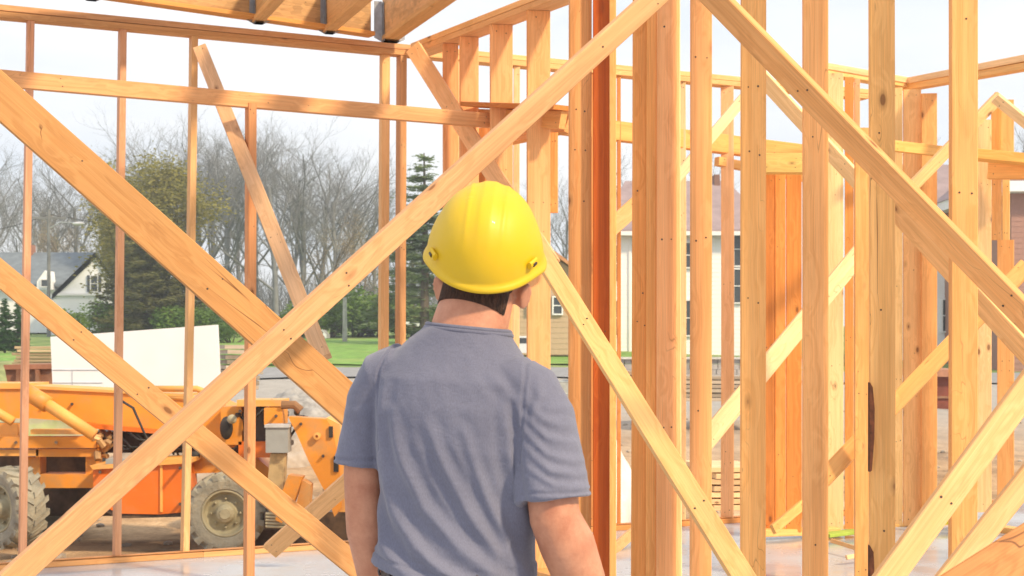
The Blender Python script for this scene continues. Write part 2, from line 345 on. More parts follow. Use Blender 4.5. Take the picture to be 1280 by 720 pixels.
# the part of that wall seen through the near studs
along('top_plate', sC+.1, 7.0, WT-.02, .12, .04, (.82, .5, .24), parent=wa); along('top_plate', sC+.1, 7.0, WT+.022, .12, .04, (.82, .5, .24), parent=wa)
a_ = a_line(690); b_ = a_line(1012)
for z, c_ in ((3.135, (.82, .44, .16)), ):
    timber('header', (a_.x, a_.y, z), (b_.x, b_.y, z-.10), .15, .09, ANR, c_, wa)
a_ = a_line(896); b_ = a_line(1012)
timber('header', (a_.x, a_.y, 2.93), (b_.x, b_.y, 2.84), .07, .07, ANR, (.86, .5, .2), wa)
for x0, x1, c_ in ((566, 574, PAL), (642, 650, PAL), (734, 742, MID), (771, 776, MID), (849, 857, PAL), (901, 917, PNK), (1010, 1022, PAL)):
    A = a_line((x0+x1)/2); timber('stud', (A.x, A.y, .042), (A.x, A.y, WT-.042), (x1-x0)*A.y/F, .09, (-A.x, -A.y, 0), c_, wa)

# ledger frame standing just inside the outer wall
lf = empty('window_ledger_frame', P(312, 731, 8.56), 'thin pine rail crossing the upper left with one short post under it', 'rail frame')
hA = P(-60, 92.5, 7.85-.15); hB = P(612, 151, 9.4)
timber('rail', hA, hB, .092, .05, ANR, (.68, .38, .19), lf, bow=.002)
A = P(311, 731, 8.57); A.z = .0; B = P(313.5, 130, 8.57)
timber('post', A, B, .05, .085, ANR, (.62, .31, .15), lf)

# ------------------------------------------------------------------ middle wall that comes towards us from the corner
BD = Vector((.52, -.854, 0)); BO = a_line(517); BN = Vector((-.854, -.52, 0))
def b_line(px, off=0.):
    o = BO+BN*off; k = (px-640)/F; s = (k*o.y-o.x)/(BD.x-BD.y*k); return o+BD*s
wb = empty('stud_wall', (BO.x, BO.y, 0), 'inner wall frame of broad studs starting at the corner behind the yellow helmet', 'wall frame')
q = b_line(735)
timber('top_plate', (BO.x+.05, BO.y-.07, WT-.02), (q.x, q.y, WT-.02), .15, .04, (0, 0, 1), (.80, .50, .27), wb, bow=.001)
timber('top_plate', (BO.x+.05, BO.y-.07, WT+.022), (q.x, q.y, WT+.022), .15, .04, (0, 0, 1), (.85, .56, .30), wb, bow=.001)
timber('bottom_plate', (BO.x+.06, BO.y-.09, .02), (q.x+.4, q.y-.65, .02), .14, .04, (0, 0, 1), (.72, .40, .17), wb, bow=.001)
for x0, x1, yw, c_ in ((553, 573, 10, (.80, .43, .22)), (574, 598.5, 12, (.82, .46, .24)), (612, 641, 8, (.84, .48, .25)), (658, 688, 10, (.82, .46, .22))):
    d = b_line((x0+x1)/2); stud(x0, x1, d.y, c_, wb, yaw=yw, z0=.042, z1=WT-.042, t=.04, bow=.001)
# short cripples and the boxed header shelf
d = b_line(640)
bxm = timber('shelf_board', P(589, 131, 9.62), P(706, 135, 8.72), .17, .03, (0, 0, 1), (.62, .25, .07), wb)
timber('header', P(600, 147, 9.62), P(704, 150, 8.75), .11, .045, (-.4, -.9, 0), (.80, .42, .17), wb)
timber('header', P(640, 168, 9.9), P(713, 152, 9.1), .15, .04, (.3, -.9, 0), (.78, .42, .18), wb)
stud(687, 697.5, 9.0, (.80, .40, .15), wb, yaw=0, y0=166, y1=266, name='cripple_stud')
stud(574, 606, 10.0, (.50, .2, .06), wb, yaw=0, y0=160, y1=330, name='cripple_stud', t=.03)
stud(602, 640, 10.3, (.66, .3, .12), wb, yaw=0, y0=160, y1=400, name='cripple_stud', t=.03)

# ------------------------------------------------------------------ row of big near studs
wc = empty('stud_row', (.9, 5.6, 0), 'row of tall broad orange studs nearest to us on the right, tops beyond the picture', 'wall frame')
near = [  # x0, x1, D, yaw, colour, lean, mat
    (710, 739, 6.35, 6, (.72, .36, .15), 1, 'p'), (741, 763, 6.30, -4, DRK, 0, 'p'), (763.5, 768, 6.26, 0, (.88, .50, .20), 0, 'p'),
    (788, 808, 6.0, 8, (.78, .37, .13), 3, 'p'), (807, 821, 5.98, -6, (.84, .44, .17), 2, 'p'), (820, 846, 5.9, 5, (.84, .45, .22), 1, 'p'), (846, 851, 5.95, 0, (.95, .70, .42), -3, 'p'),
    (861.5, 889, 5.75, 9, (.80, .42, .19), 1, 'p'), (925, 957, 5.5, 8, (.82, .47, .19), 1, 'p'), (1002.5, 1035, 5.35, 14, (.82, .45, .20), 0, 'p'),
    (1086, 1118.5, 5.15, 9, (.80, .48, .20), -1, 'o'), (1185, 1220.5, 4.95, 16, (.80, .42, .17), 1, 'p')]
for x0, x1, D, yw, c_, ln, mk in near:
    stud(x0, x1, D, c_, wc, yaw=yw, z0=.042 if x1-x0 > 10 else .042, z1=3.42, t=.038, lean=ln, mat=PINE if mk == 'p' else PINE_OLD, bow=.0015)
seg = [(700, 6.4), (790, 6.0), (875, 5.75), (942, 5.5), (1019, 5.35), (1102, 5.15), (1240, 4.9)]
for nm, z in (('bottom_plate', .02), ('top_plate', 3.442)):
    for (xa, da), (xb, db) in zip(seg, seg[1:]):
        a_ = P(xa+1, 430, da); b_ = P(xb-1, 430, db); a_.z = b_.z = z
        timber(nm, a_, b_, .14, .04, (0, 0, 1), RGT, wc, bow=0)

for ps in ([(1087.5, 478), (1091, 484), (1093.5, 510), (1093, 548), (1090, 588), (1087.5, 590)], [(1087.5, 682), (1092, 690), (1093, 712), (1090, 730), (1087.5, 730)]):
    bm = bmesh.new(); a_ = [bm.verts.new(P(x, y, 5.098)) for x, y in ps]; b_ = [bm.verts.new(P(x, y, 5.098)+Vector((0, .03, 0))) for x, y in ps]
    bm.faces.new(a_); bm.faces.new(b_[::-1])
    for i in range(len(ps)): bm.faces.new((a_[i], b_[i], b_[(i+1) % len(ps)], a_[(i+1) % len(ps)]))
    mesh_obj('bark_patch', bm, plain('dark_bark_edge', (.10, .03, .012), .9, var=.5, scale=40), wc)
# ------------------------------------------------------------------ rear frames on the right
wd_ = empty('closet_frame', (2.0, 9.9, 0), 'dark orange close-set studs with a short header between the fourth and fifth near studs', 'wall frame')
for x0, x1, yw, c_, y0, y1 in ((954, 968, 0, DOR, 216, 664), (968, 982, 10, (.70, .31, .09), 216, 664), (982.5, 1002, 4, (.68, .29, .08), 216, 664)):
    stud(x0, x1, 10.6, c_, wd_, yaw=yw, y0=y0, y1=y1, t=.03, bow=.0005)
timber('header', P(950, 205, 10.4), P(1006, 205, 10.3), .14, .14, (-.1, -1, 0), (.88, .58, .22), wd_, bow=0)
timber('bottom_plate', P(945, 666, 10.5), P(1045, 663, 10.8), .12, .05, (0, 0, 1), (.80, .5, .2), wd_, bow=0)

wg = empty('stud_wall', (3.0, 11.2, 0), 'far back wall frame of pale studs packed closely behind the near studs right of centre', 'wall frame')
timber('top_plate', P(1028, 84, 10.95), P(1136, 103, 11.5), .12, .05, (0, 0, 1), PAL, wg, bow=0)
timber('top_plate', P(1028, 91, 10.95), P(1136, 108, 11.5), .10, .04, (0, 0, 1), (.86, .55, .25), wg, bow=0)
for x0, x1, D, yw, c_, y0, y1 in (
    (1034, 1054, 10.9, 8, (.88, .58, .32), 92, 661), (1056, 1067, 11.0, 0, (.76, .36, .12), 97, 661), (1067.5, 1075, 11.1, 0, PNK, 99, 662),
    (1068, 1087.5, 8.5, 8, (.82, .46, .18), 160, 724),
    (1117, 1128, 11.3, 0, (.88, .6, .3), 110, 657), (1129, 1151, 11.3, 8, (.84, .50, .24), 112, 657), (1151.5, 1171, 11.2, 10, (.80, .44, .18), 117, 656)):
    stud(x0, x1, D, c_, wg, yaw=yw, y0=y0, y1=y1, t=.035, bow=.0006)
timber('bottom_plate', P(1050, 661, 11.2), P(1200, 655, 11.5), .12, .05, (0, 0, 1), YEL, wg, bow=0)
timber('rail', P(1112, 182, 10.6), P(1190, 191, 10.9), .08, .05, (-.1, -1, 0), (.86, .50, .18), wg, bow=0)

wf = empty('stud_wall', (3.6, 10.8, 0), 'rear frame at the right edge with a pointed pair of braces and a blocked header', 'wall frame')
timber('top_plate', P(1133, 103, 11.5), P(1330, 65, 10.0), .12, .05, (0, 0, 1), PAL, wf, bow=0)
timber('top_plate', P(1133, 110, 11.5), P(1330, 75, 10.0), .10, .05, (0, 0, 1), (.84, .52, .22), wf, bow=0)
for x0, x1, D, yw, c_, y0, y1 in (
    (1221, 1239, 10.7, 8, (.88, .56, .30), 150, 640), (1239, 1250, 10.9, 0, (.82, .42, .14), 125, 205), (1250, 1267, 10.9, 8, (.84, .48, .2), 125, 205),
    (1240, 1252, 10.8, 5, (.86, .48, .2), 224, 300), (1253, 1262, 10.9, 0, (.86, .56, .25), 224, 300), (1247, 1267, 10.9, 0, (.80, .46, .2), 300, 640), (1286, 1310, 10.6, 0, RGT, 90, 690)):
    stud(x0, x1, D, c_, wf, yaw=yw, y0=y0, y1=y1, t=.035, bow=.0006)
timber('header', P(1236, 213, 10.6), P(1300, 213, 10.4), .13, .06, (-.1, -1, 0), (.82, .44, .16), wf, bow=0)
timber('rail', P(1214, 193, 10.5), P(1300, 201, 10.3), .075, .09, (-.1, -1, .1), (.84, .48, .15), wf, bow=0)
timber('bottom_plate', P(1205, 655, 11.4), P(1330, 672, 10.4), .12, .05, (0, 0, 1), YEL, wf, bow=0)

# ------------------------------------------------------------------ diagonal braces: each a thing
def brace(label, a, b, w, t, col, yaw=0, roll=0, mat=None, bow=.002):
    o = bar('diagonal_brace', a, b, w, t, col, yaw, roll, None, mat, bow); return tag(o, label, 'brace')
brace('broad dark knotty plank slanting down from the upper left edge to the worker', (-75, 54, 5.0), (452, 521, 5.25), 50, .045, B1, 0, -6, PINE_OLD)
brace('long pale brace rising from the lower left corner across the helmet to the top', (-12, 748, 4.5), (826, -10, 5.35), 32, .04, B2, 0, 16)
brace('slim knotty brace falling from the left edge and passing behind the long pale brace', (-40, 309, 6.0), (462, 722, 6.4), 30, .045, (.62, .34, .15), 0, -4)
brace('short brace foot rising from the bottom plate to behind the worker', (338, 688, 9.2), (500, 545, 8.6), 24, .045, (.74, .46, .24), 0, 14)
brace('thin grey-tinged brace hanging from the upper plate down across the left thin studs', (250, 60, 9.3), (404, 448, 7.3), 19, .04, (.62, .39, .24), 0, 0)
brace('narrow brace starting at the wall corner and going down behind the helmet', (517, 60, 10.0), (690, 332, 8.8), 23, .04, (.80, .50, .28), 0, 12)
brace('long brace falling from right of the helmet to the bottom centre over the near studs', (655, 283, 5.75), (945, 748, 4.55), 28, .04, (.80, .49, .22), 0, -14)
brace('widest pale-edged brace crossing the upper right in front of all studs', (868, -29, 4.6), (1500, 617, 4.2), 34, .04, (.82, .44, .19), 0, 20)
brace('steep wide brace rising from the bottom right to the right edge', (1093, 746, 3.9), (1400, 326, 4.1), 35, .042, (.80, .48, .24), 0, 14)
brace('lowest right brace lying just under the steep wide one', (1170, 742, 4.3), (1320, 552, 4.4), 30, .042, (.80, .50, .26), 0, 12)
brace('near dark board with coarse grain cutting the bottom right corner', (1165, 765, 2.6), (1345, 650, 2.7), 62, .045, (.46, .22, .085), 0, 0, PINE_OLD)
brace('rear brace going up from the third near stud behind the fourth to the sixth', (880, 554, 8.8), (1096, 290, 9.3), 24, .04, (.90, .62, .36), 0, 10)
brace('rear brace low on the right climbing behind the two last near studs', (1028, 600, 8.6), (1284, 332, 8.8), 22, .04, (.78, .44, .17), 0, -8)
brace('pale-topped brace running parallel below the widest brace', (1098, 238, 6.9), (1300, 458, 6.3), 27, .04, (.86, .52, .25), 0, 24)
brace('rear brace sloping down under the widest brace at upper right of centre', (948, 92, 9.6), (1092, 248, 9.2), 20, .04, (.86, .58, .32), 0, 20)
brace('faint rear brace climbing behind the third and fourth near studs', (838, 232, 10.2), (930, 122, 10.4), 14, .04, (.90, .64, .40), 0, 8)
brace('small rear brace between the dark stud and the double stud', (758, 290, 9.6), (800, 252, 9.6), 22, .04, (.86, .52, .26), 0, 6)
brace('left half of the pointed brace pair at the right edge', (1128, 246, 9.8), (1250, 120, 9.8), 16, .04, (.88, .56, .28), 0, 22)
brace('right half of the pointed brace pair at the right edge', (1244, 122, 9.6), (1320, 184, 9.6), 15, .04, (.88, .60, .34), 0, 22)

# ------------------------------------------------------------------ joist deck overhead, upper left
jd = empty('joist_deck', P(450, 48, 10.1), 'floor deck of deep joists and metal hangers overhead at upper left', 'joists')
r0 = P(130, 0, 9.0); r0.z = 3.63; r1 = P(462, 48, 10.1); r1.z = 3.63
rd = (r1-r0).normalized(); rn = Vector((rd.y, -rd.x, 0))
r0 = r0-rd*1.2
def box_along(name, a, b, h, t, mat, col, parent, zb=0.):
    a = Vector(a); b = Vector(b); z = a.z+zb+h/2
    d = (b-a).normalized(); n_ = Vector((d.y, -d.x, 0))
    return timber(name, (a.x, a.y, z), (b.x, b.y, z), h, t, n_, col, parent, mat, bow=0)
box_along('rim_board', r0, r1, .30, .04, OSB, (.50, .31, .16), jd)
timber('rim_ledger', r0+Vector((0, 0, .012))+rn*.03, r1+Vector((0, 0, .012))+rn*.03, .10, .03, (0, 0, 1), (.66, .34, .12), jd)
jdir = Vector((.36, -.933, 0))
for px, ln in ((-60, 3), (30, 3), (112, 3), (320, 4.5), (408, 4.5), (484, 4.5)):
    k = (px-640)/F; s = (k*r0.y-r0.x)/(rd.x-rd.y*k); p = r0+rd*s+rn*.03; e = p+jdir*ln
    big = px > 470
    box_along('joist', p, e, .30, .05 if not big else .10, PINE if not big else OSB, (.60, .38, .19) if not big else (.68, .45, .24), jd, zb=.005)
    timber('joist_flange', p+Vector((0, 0, -.0)), e+Vector((0, 0, -.0)), .11 if big else .08, .035, (0, 0, 1), (.64, .40, .19), jd)
    side = Vector((jdir.y, -jdir.x, 0))
    bm = bmesh.new()
    # u-shaped hanger: two cheeks, a seat and face flanges with a slanted edge
    hw = (.10 if big else .05)/2+.004
    def quad(*ps):
        bm.faces.new([bm.verts.new(p+Vector(x)) for x in ps])
    for sg in (-1, 1):
        o_ = side*hw*sg
        quad(o_+Vector((0, 0, -.03)), o_+jdir*.07+Vector((0, 0, -.03)), o_+jdir*.05+Vector((0, 0, .25)), o_+Vector((0, 0, .25)))
        quad(o_+jdir*.004+Vector((0, 0, -.03)), o_+side*.06*sg+jdir*.004+Vector((0, 0, .0)), o_+side*.06*sg+jdir*.004+Vector((0, 0, .26)), o_+jdir*.004+Vector((0, 0, .26)))
    quad(side*hw+Vector((0, 0, -.03)), side*-hw+Vector((0, 0, -.03)), side*-hw+jdir*.07+Vector((0, 0, -.03)), side*hw+jdir*.07+Vector((0, 0, -.03)))
    bmesh.ops.solidify(bm, geom=bm.faces[:], thickness=.003)
    mesh_obj('joist_hanger', bm, STEEL, jd)

# ------------------------------------------------------------------ generic solids
def prism(pts, D, depth, bm=None, slope=0.):
    """outline in picture columns/rows at distance D, pushed back by depth"""
    bm = bm or bmesh.new()
    a = [bm.verts.new(P(x, y, D)) for x, y in pts]
    b = [bm.verts.new(P(x, y, D)+Vector((0, depth, 0))) for x, y in pts]
    bm.faces.new(a); bm.faces.new(b[::-1])
    for i in range(len(pts)):
        j = (i+1) % len(pts); bm.faces.new((a[i], b[i], b[j], a[j]))
    return bm
def pbox(x0, y0, x1, y1, D, depth, bm=None): return prism([(x0, y0), (x1, y0), (x1, y1), (x0, y1)], D, depth, bm)
def box3(bm, lo, hi):
    v = [bm.verts.new((x, y, z)) for x in (lo[0], hi[0]) for y in (lo[1], hi[1]) for z in (lo[2], hi[2])]
    for f in ((0, 1, 3, 2), (4, 6, 7, 5), (0, 4, 5, 1), (2, 3, 7, 6), (0, 2, 6, 4), (1, 5, 7, 3)): bm.faces.new([v[i] for i in f])
    return bm
def frame_of(d, up=Vector((0, 0, 1))):
    d = d.normalized()
    if abs(d.dot(up)) > .97: up = Vector((0, 1, 0))
    s = d.cross(up).normalized(); return s, s.cross(d).normalized()
def tube(bm, pts, rad, n=10, cap=True, side=None, squash=None):
    """loft; rad = list of radii or (rx, ry); side = fixed direction of the rx axis"""
    pts = [Vector(p) for p in pts]; rings = []
    for i, p in enumerate(pts):
        d = (pts[min(i+1, len(pts)-1)]-pts[max(i-1, 0)]).normalized()
        if side is not None:
            s = Vector(side); s = (s-d*s.dot(d)).normalized(); u = d.cross(s)
        else: s, u = frame_of(d)
        r = rad[i] if isinstance(rad, (list, tuple)) else rad
        rx, ry = r if isinstance(r, (list, tuple)) else (r, r)
        rings.append([bm.verts.new(p+s*rx*math.cos(2*math.pi*k/n)+u*ry*math.sin(2*math.pi*k/n)) for k in range(n)])
    for a, b in zip(rings, rings[1:]):
        for k in range(n): bm.faces.new((a[k], a[(k+1) % n], b[(k+1) % n], b[k]))
    if cap: bm.faces.new(rings[0][::-1]); bm.faces.new(rings[-1])
    return bm
def lathe(bm, prof, org, axis, n=40):
    """prof = (radius, offset along axis)"""
    ax = Vector(axis).normalized(); s, u = frame_of(ax); org = Vector(org); rings = []
    for r, h in prof:
        rings.append([bm.verts.new(org+ax*h+(s*math.cos(2*math.pi*k/n)+u*math.sin(2*math.pi*k/n))*max(r, .0005)) for k in range(n)])
    for a, b in zip(rings, rings[1:]):
        for k in range(n): bm.faces.new((a[k], a[(k+1) % n], b[(k+1) % n], b[k]))
    bm.faces.new(rings[0][::-1]); bm.faces.new(rings[-1])
    return bm

# ------------------------------------------------------------------ the orange digger
ORG = plain('orange_paint', (.80, .30, .03), .5, var=.10, scale=3, bump=.05, bscale=30, dirt=(.42, .27, .14), dirt_amt=.55, dscale=2.2)
ORD = plain('deep_orange_paint', (.78, .17, .012), .45, var=.10, scale=3, dirt=(.40, .2, .09), dirt_amt=.5, dscale=3)
ORL = plain('worn_orange_paint', (.82, .39, .09), .55, var=.12, scale=4, dirt=(.5, .36, .2), dirt_amt=.5, dscale=3)
BLK = plain('black_rubber', (.018, .017, .017), .6, var=.3, scale=8, dirt=(.12, .08, .05), dirt_amt=.4)
DKM = plain('greasy_dark_metal', (.06, .04, .03), .55, var=.5, scale=9, dirt=(.22, .13, .07), dirt_amt=.6)
MUD = plain('muddy_tyre', (.26, .245, .20), .95, var=.22, scale=7, bump=.6, bscale=25, dirt=(.42, .37, .27), dirt_amt=.6, dscale=5)
RIM = plain('muddy_rim', (.40, .36, .24), .8, var=.2, scale=6, bump=.2, bscale=20, dirt=(.24, .2, .13), dirt_amt=.7, dscale=4)
GRYB = plain('grey_box_paint', (.33, .34, .33), .5, var=.08)
dg = empty('digger', P(150, 690, 15.0), 'muddy orange wheeled digger standing on bare earth behind the thin studs', 'digger')
def part(name, bm, mat, parent=dg, bevel=.012, smooth=False): return mesh_obj(name, bm, mat, parent, smooth, None, bevel)
def wheel(c, r, wd, axis, lug_n, seed):
    c = Vector(c); ax = Vector(axis).normalized()
    w_ = bpy.data.objects.new('wheel', None); C.objects.link(w_); w_.empty_display_size = .1; place(w_, dg, Matrix.Translation(c))
    bm = bmesh.new(); h = wd/2
    lathe(bm, [(r*.56, -h*.8), (r*.60, -h*.95), (r*.80, -h), (r*.93, -h*.85), (r*.97, -h*.5), (r*.98, 0), (r*.97, h*.5), (r*.93, h*.85), (r*.86, h*.98), (r*.80, h), (r*.62, h*.93), (r*.58, h*.8), (r*.56, h*.4), (r*.56, -h*.4)], c, ax, 72)
    s, u = frame_of(ax); rr = random.Random(seed)
    for k in range(lug_n):                        # tractor lugs, slanted, alternate sides
        for sg in (-1, 1):
            a = 2*math.pi*(k+(.5 if sg > 0 else 0))/lug_n
            def pt(ang, off, rad): return c+ax*off*sg+(s*math.cos(ang)+u*math.sin(ang))*rad
            da = .42*2*math.pi/lug_n; tw = .75*2*math.pi/lug_n
            q = [pt(a, h*1.02, r*.84), pt(a+da, h*1.02, r*.84), pt(a, h*1.0, r*1.0), pt(a+da, h*1.0, r*1.0), pt(a+tw, h*.05, r*1.03), pt(a+tw+da, h*.05, r*1.03), pt(a+tw, h*.05, r*.95), pt(a+tw+da, h*.05, r*.95)]
            v = [bm.verts.new(x+Vector((rr.uniform(-1, 1), rr.uniform(-1, 1), rr.uniform(-1, 1)))*.004) for x in q]
            for f in ((0, 1, 3, 2), (2, 3, 5, 4), (4, 5, 7, 6), (0, 2, 4, 6), (1, 7, 5, 3), (0, 6, 7, 1)): bm.faces.new([v[i] for i in f])
    mesh_obj('tyre', bm, MUD, w_, False)
    bm = bmesh.new()
    lathe(bm, [(r*.56, -h*.3), (r*.60, h*.80), (r*.585, h*.88), (r*.545, h*.90), (r*.53, h*.78), (r*.50, h*.45), (r*.44, h*.35), (r*.42, h*.42), (r*.30, h*.40), (r*.28, h*.5), (r*.24, h*.52), (r*.235, h*.85), (r*.2, h*.98), (r*.1, h*1.02)], c, ax, 56)
    for k in range(8):
        a = 2*math.pi*k/8; p = c+ax*h*.42+(s*math.cos(a)+u*math.sin(a))*r*.36
        tube(bm, [p, p+ax*.03], r*.035, 6)
    mesh_obj('rim', bm, RIM, w_, True)
    mesh_obj('hub_cap', tube(bmesh.new(), [c+ax*h*.98, c+ax*h*1.08], [r*.17, r*.13], 10), RIM, w_)
    return w_
wheel(P(283, 640, 14.55), .405, .34, (.12, -1, 0), 18, 1)
wheel(P(14, 634, 14.4), .41, .34, (-.62, -.8, 0), 18, 2)
wheel(P(283, 640, 16.6), .405, .34, (.1, 1, 0), 18, 3)
wheel(P(60, 640, 16.4), .405, .34, (.1, 1, 0), 18, 4)
# long boom box along the top
part('boom', prism([(-60, 484), (44, 486), (120, 490), (268, 500), (296, 512), (296, 560), (245, 556), (225, 540), (110, 528), (40, 523), (-60, 523)], 15.0, .55), ORG)
part('boom_cap', prism([(38, 482), (120, 486.5), (232, 493), (232, 496), (120, 490), (38, 486)], 14.97, .62), ORL, bevel=.003)
part('boom_cap', pbox(-60, 479, 38, 486, 14.97, .6), ORL, bevel=.003)
bm = pbox(113, 540, 300, 566, 15.25, .5); part('engine_bay', bm, DKM)
part('chassis_rail', prism([(96, 528), (240, 541), (240, 546), (96, 534)], 14.9, .3), ORD, bevel=.004)
# side frame at the left
part('side_frame', pbox(-60, 546, 120, 560, 14.75, .16), ORG)
part('side_frame', pbox(45, 561, 121, 571, 14.8, .25), ORG)
part('side_frame', pbox(107, 561, 121, 606, 14.85, .2), ORG)
part('side_frame', pbox(-60, 562, 48, 570, 14.8, .2), ORL)
part('side_frame', pbox(30, 571, 50, 606, 14.9, .2), ORG)
part('side_frame', pbox(50, 593, 117, 610, 14.8, .3), ORG)
part('side_frame', pbox(-60, 530, 22, 545, 14.9, .25), ORL)
part('side_frame', pbox(38, 537, 100, 543, 14.7, .15), ORL)
part('inner_bay', pbox(-60, 560, 112, 640, 15.5, .7), DKM)
bm = bmesh.new(); tube(bm, [P(46, 497, 14.55), P(118, 544, 14.55)], .062, 14)
part('lift_cylinder', bm, ORL, bevel=0, smooth=True)
bm = bmesh.new(); tube(bm, [P(34, 490, 14.6), P(60, 506, 14.55)], .085, 14); part('cylinder_collar', bm, ORG, bevel=0, smooth=True)
bm = bmesh.new(); tube(bm, [P(-30, 500, 14.6), P(16, 527, 14.6)], .05, 12); part('lift_cylinder', bm, ORL, bevel=0, smooth=True)
bm = bmesh.new()
rr = random.Random(5)
for k in range(16):
    p = P(118+rr.uniform(0, 22), 541+rr.uniform(0, 30), 14.75+rr.uniform(0, .3)); tube(bm, [p, p+Vector((rr.uniform(-.08, .08), rr.uniform(-.05, .05), rr.uniform(-.08, .08)))], rr.uniform(.02, .04), 8)
part('valve_block', bm, plain('oily_brass', (.45, .27, .12), .5, .3), bevel=0)
bm = bmesh.new()
for k in range(9):
    x = 132+k*9; y = 552+rr.uniform(-6, 6)
    tube(bm, [P(x, y-8, 14.95), P(x+14, y+rr.uniform(-2, 8), 14.8), P(x+34, y+4, 14.9), P(x+40, y+18, 15.2)], .013, 6)
part('hose', bm, BLK, bevel=0, smooth=True)
for x, y, s_ in ((182, 560, 9), (244, 569, 6)):
    bm = bmesh.new(); bmesh.ops.create_icosphere(bm, subdivisions=3, radius=s_/118, matrix=Matrix.Translation(P(x, y, 14.8)) @ Matrix.Diagonal((1, .8, .95, 1))); part('air_filter', bm, BLK, bevel=0, smooth=True)
bm0 = ((150, 500, 205, 548), (300, 520, 340, 500), (345, 575, 365, 600), (352, 540, 380, 520), (240, 548, 300, 556))
for x0, y0, x1, y1 in bm0: part('hose', tube(bmesh.new(), [P(x0, y0, 14.72), P(x0*.7+x1*.3, y0+10, 14.6), P(x0*.3+x1*.7, y1+12, 14.62), P(x1, y1, 14.75)], .014, 7), BLK, bevel=0, smooth=True)
for x, y in ((60, 500), (90, 505), (210, 505), (250, 515), (300, 514), (345, 520), (125, 590), (225, 585), (225, 630), (125, 622), (376, 530), (404, 570), (412, 610), (70, 553), (20, 553)):
    part('bolt', tube(bmesh.new(), [P(x, y, 14.9 if y < 545 and x < 300 else 14.25), P(x, y, 15.3)], .017, 6), DKM, bevel=0)
# bright tank with door in the middle
tk = part('fuel_tank', prism([(116, 584), (230, 576), (233, 640), (200, 643), (150, 642), (117, 628)], 14.45, .55), ORD, bevel=.02)
part('tank_lid', prism([(112, 582), (200, 575), (238, 574), (238, 579), (116, 587)], 14.4, .6), ORL, bevel=.006)
part('tank_seam', pbox(200, 580, 203, 640, 14.43, .03), ORL, bevel=0)
part('tank_skirt', prism([(118, 628), (152, 643), (232, 641), (232, 646), (150, 648), (118, 634)], 14.47, .5), DKM, bevel=.004)
part('toolbox_strip', pbox(132, 574, 160, 580, 14.4, .08), GRYB, bevel=.003)
part('axle', pbox(20, 625, 330, 645, 15.6, .25), DKM)
part('front_fender', prism([(236, 566), (320, 572), (345, 592), (345, 600), (300, 590), (236, 592)], 14.9, .5), ORG)
# rails over the boom, right hand turret with lamps
bm = bmesh.new(); tube(bm, [P(192, 486, 15.0), P(246, 486, 15.0), P(262, 492, 15.0), P(268, 505, 15.0)], .035, 10); tube(bm, [P(205, 496, 15.0), P(255, 499, 15.0)], .03, 10)
part('hand_rail', bm, ORL, bevel=0, smooth=True)
part('turret_box', pbox(296, 500, 352, 508, 14.6, .5), ORL)
part('turret_box', pbox(300, 510, 332, 552, 14.8, .4), DKM)
part('turret_box', pbox(330, 510, 353, 531, 14.5, .35), ORG)
part('turret_box', pbox(276, 508, 302, 556, 14.7, .3), ORG)
part('turret_box', pbox(298, 552, 345, 572, 14.7, .4), ORD)
bm = bmesh.new(); bmesh.ops.create_icosphere(bm, subdivisions=3, radius=1, matrix=Matrix.Translation(P(283, 535, 14.62)) @ Matrix.Diagonal((.067, .06, .12, 1)))
part('work_lamp', bm, BLK, bevel=0, smooth=True)
bm = bmesh.new(); bmesh.ops.create_icosphere(bm, subdivisions=2, radius=.05, matrix=Matrix.Translation(P(290, 524, 14.5))); part('lamp_bracket', bm, RIM, bevel=0, smooth=True)
bm = bmesh.new()
for k in range(26):
    p = P(rr.uniform(298, 372), rr.uniform(498, 560), 14.7+rr.uniform(0, .4)); d = Vector((rr.uniform(-.14, .14), rr.uniform(-.1, .1), rr.uniform(-.06, .06))); part('linkage', tube(bmesh.new(), [p, p+d], rr.uniform(.014, .04), 7), DKM, bevel=0)
bm = bmesh.new(); tube(bm, [P(352, 506, 14.5), P(368, 506, 14.5), P(376, 513, 14.5)], .045, 10); part('linkage_pin', bm, plain('rusty_brown', (.25, .13, .06), .8), bevel=0)
part('control_box', pbox(332, 534, 360, 566, 14.2, .22), GRYB, bevel=.008)
part('control_box_lid', pbox(330.5, 531, 361.5, 534.5, 14.18, .26), plain('pale_grey', (.5, .5, .5), .5), bevel=.003)
part('lamp_post', prism([(338, 567), (356, 567), (354, 612), (345, 640), (336, 640), (334, 605)], 14.3, .18), plain('tan_metal', (.55, .40, .2), .8, dirt=(.2, .14, .08), dirt_amt=.8, dscale=6))
# big tapered loader arm at the right and its lower links
part('loader_arm', prism([(360, 521), (408, 524), (415, 534), (424, 575), (427, 634), (418, 646), (408, 618), (385, 575), (372, 545)], 14.3, .22), ORG, bevel=.02)
part('loader_arm_edge', prism([(408, 522), (424, 530), (432, 560), (432, 640), (424, 640), (420, 570), (412, 534)], 14.32, .35), ORL, bevel=.01)
bm = bmesh.new(); lathe(bm, [(.036, 0), (.036, .06), (.015, .065), (.015, .03)], P(397, 545, 14.3), (0, -1, 0), 20); part('arm_boss', bm, ORL, bevel=0)
part('arm_slot', pbox(411, 533, 416, 547, 14.27, .02), BLK, bevel=.003); part('arm_slot', pbox(417, 570, 423, 590, 14.27, .02), BLK, bevel=.003)
part('lower_link', prism([(360, 594), (378, 596), (366, 630), (352, 654), (344, 650), (350, 622)], 14.1, .2), ORG)
part('lower_link', prism([(378, 600), (388, 606), (386, 640), (372, 660), (362, 656), (370, 630)], 14.2, .2), ORL)
part('coupler', pbox(330, 640, 372, 662, 14.3, .4), DKM)
bm = bmesh.new()
for k in range(5): tube(bm, [P(332, 642+k*4, 14.2), P(362, 643+k*4, 14.2)], .013, 8)
part('spring', bm, RIM, bevel=0)
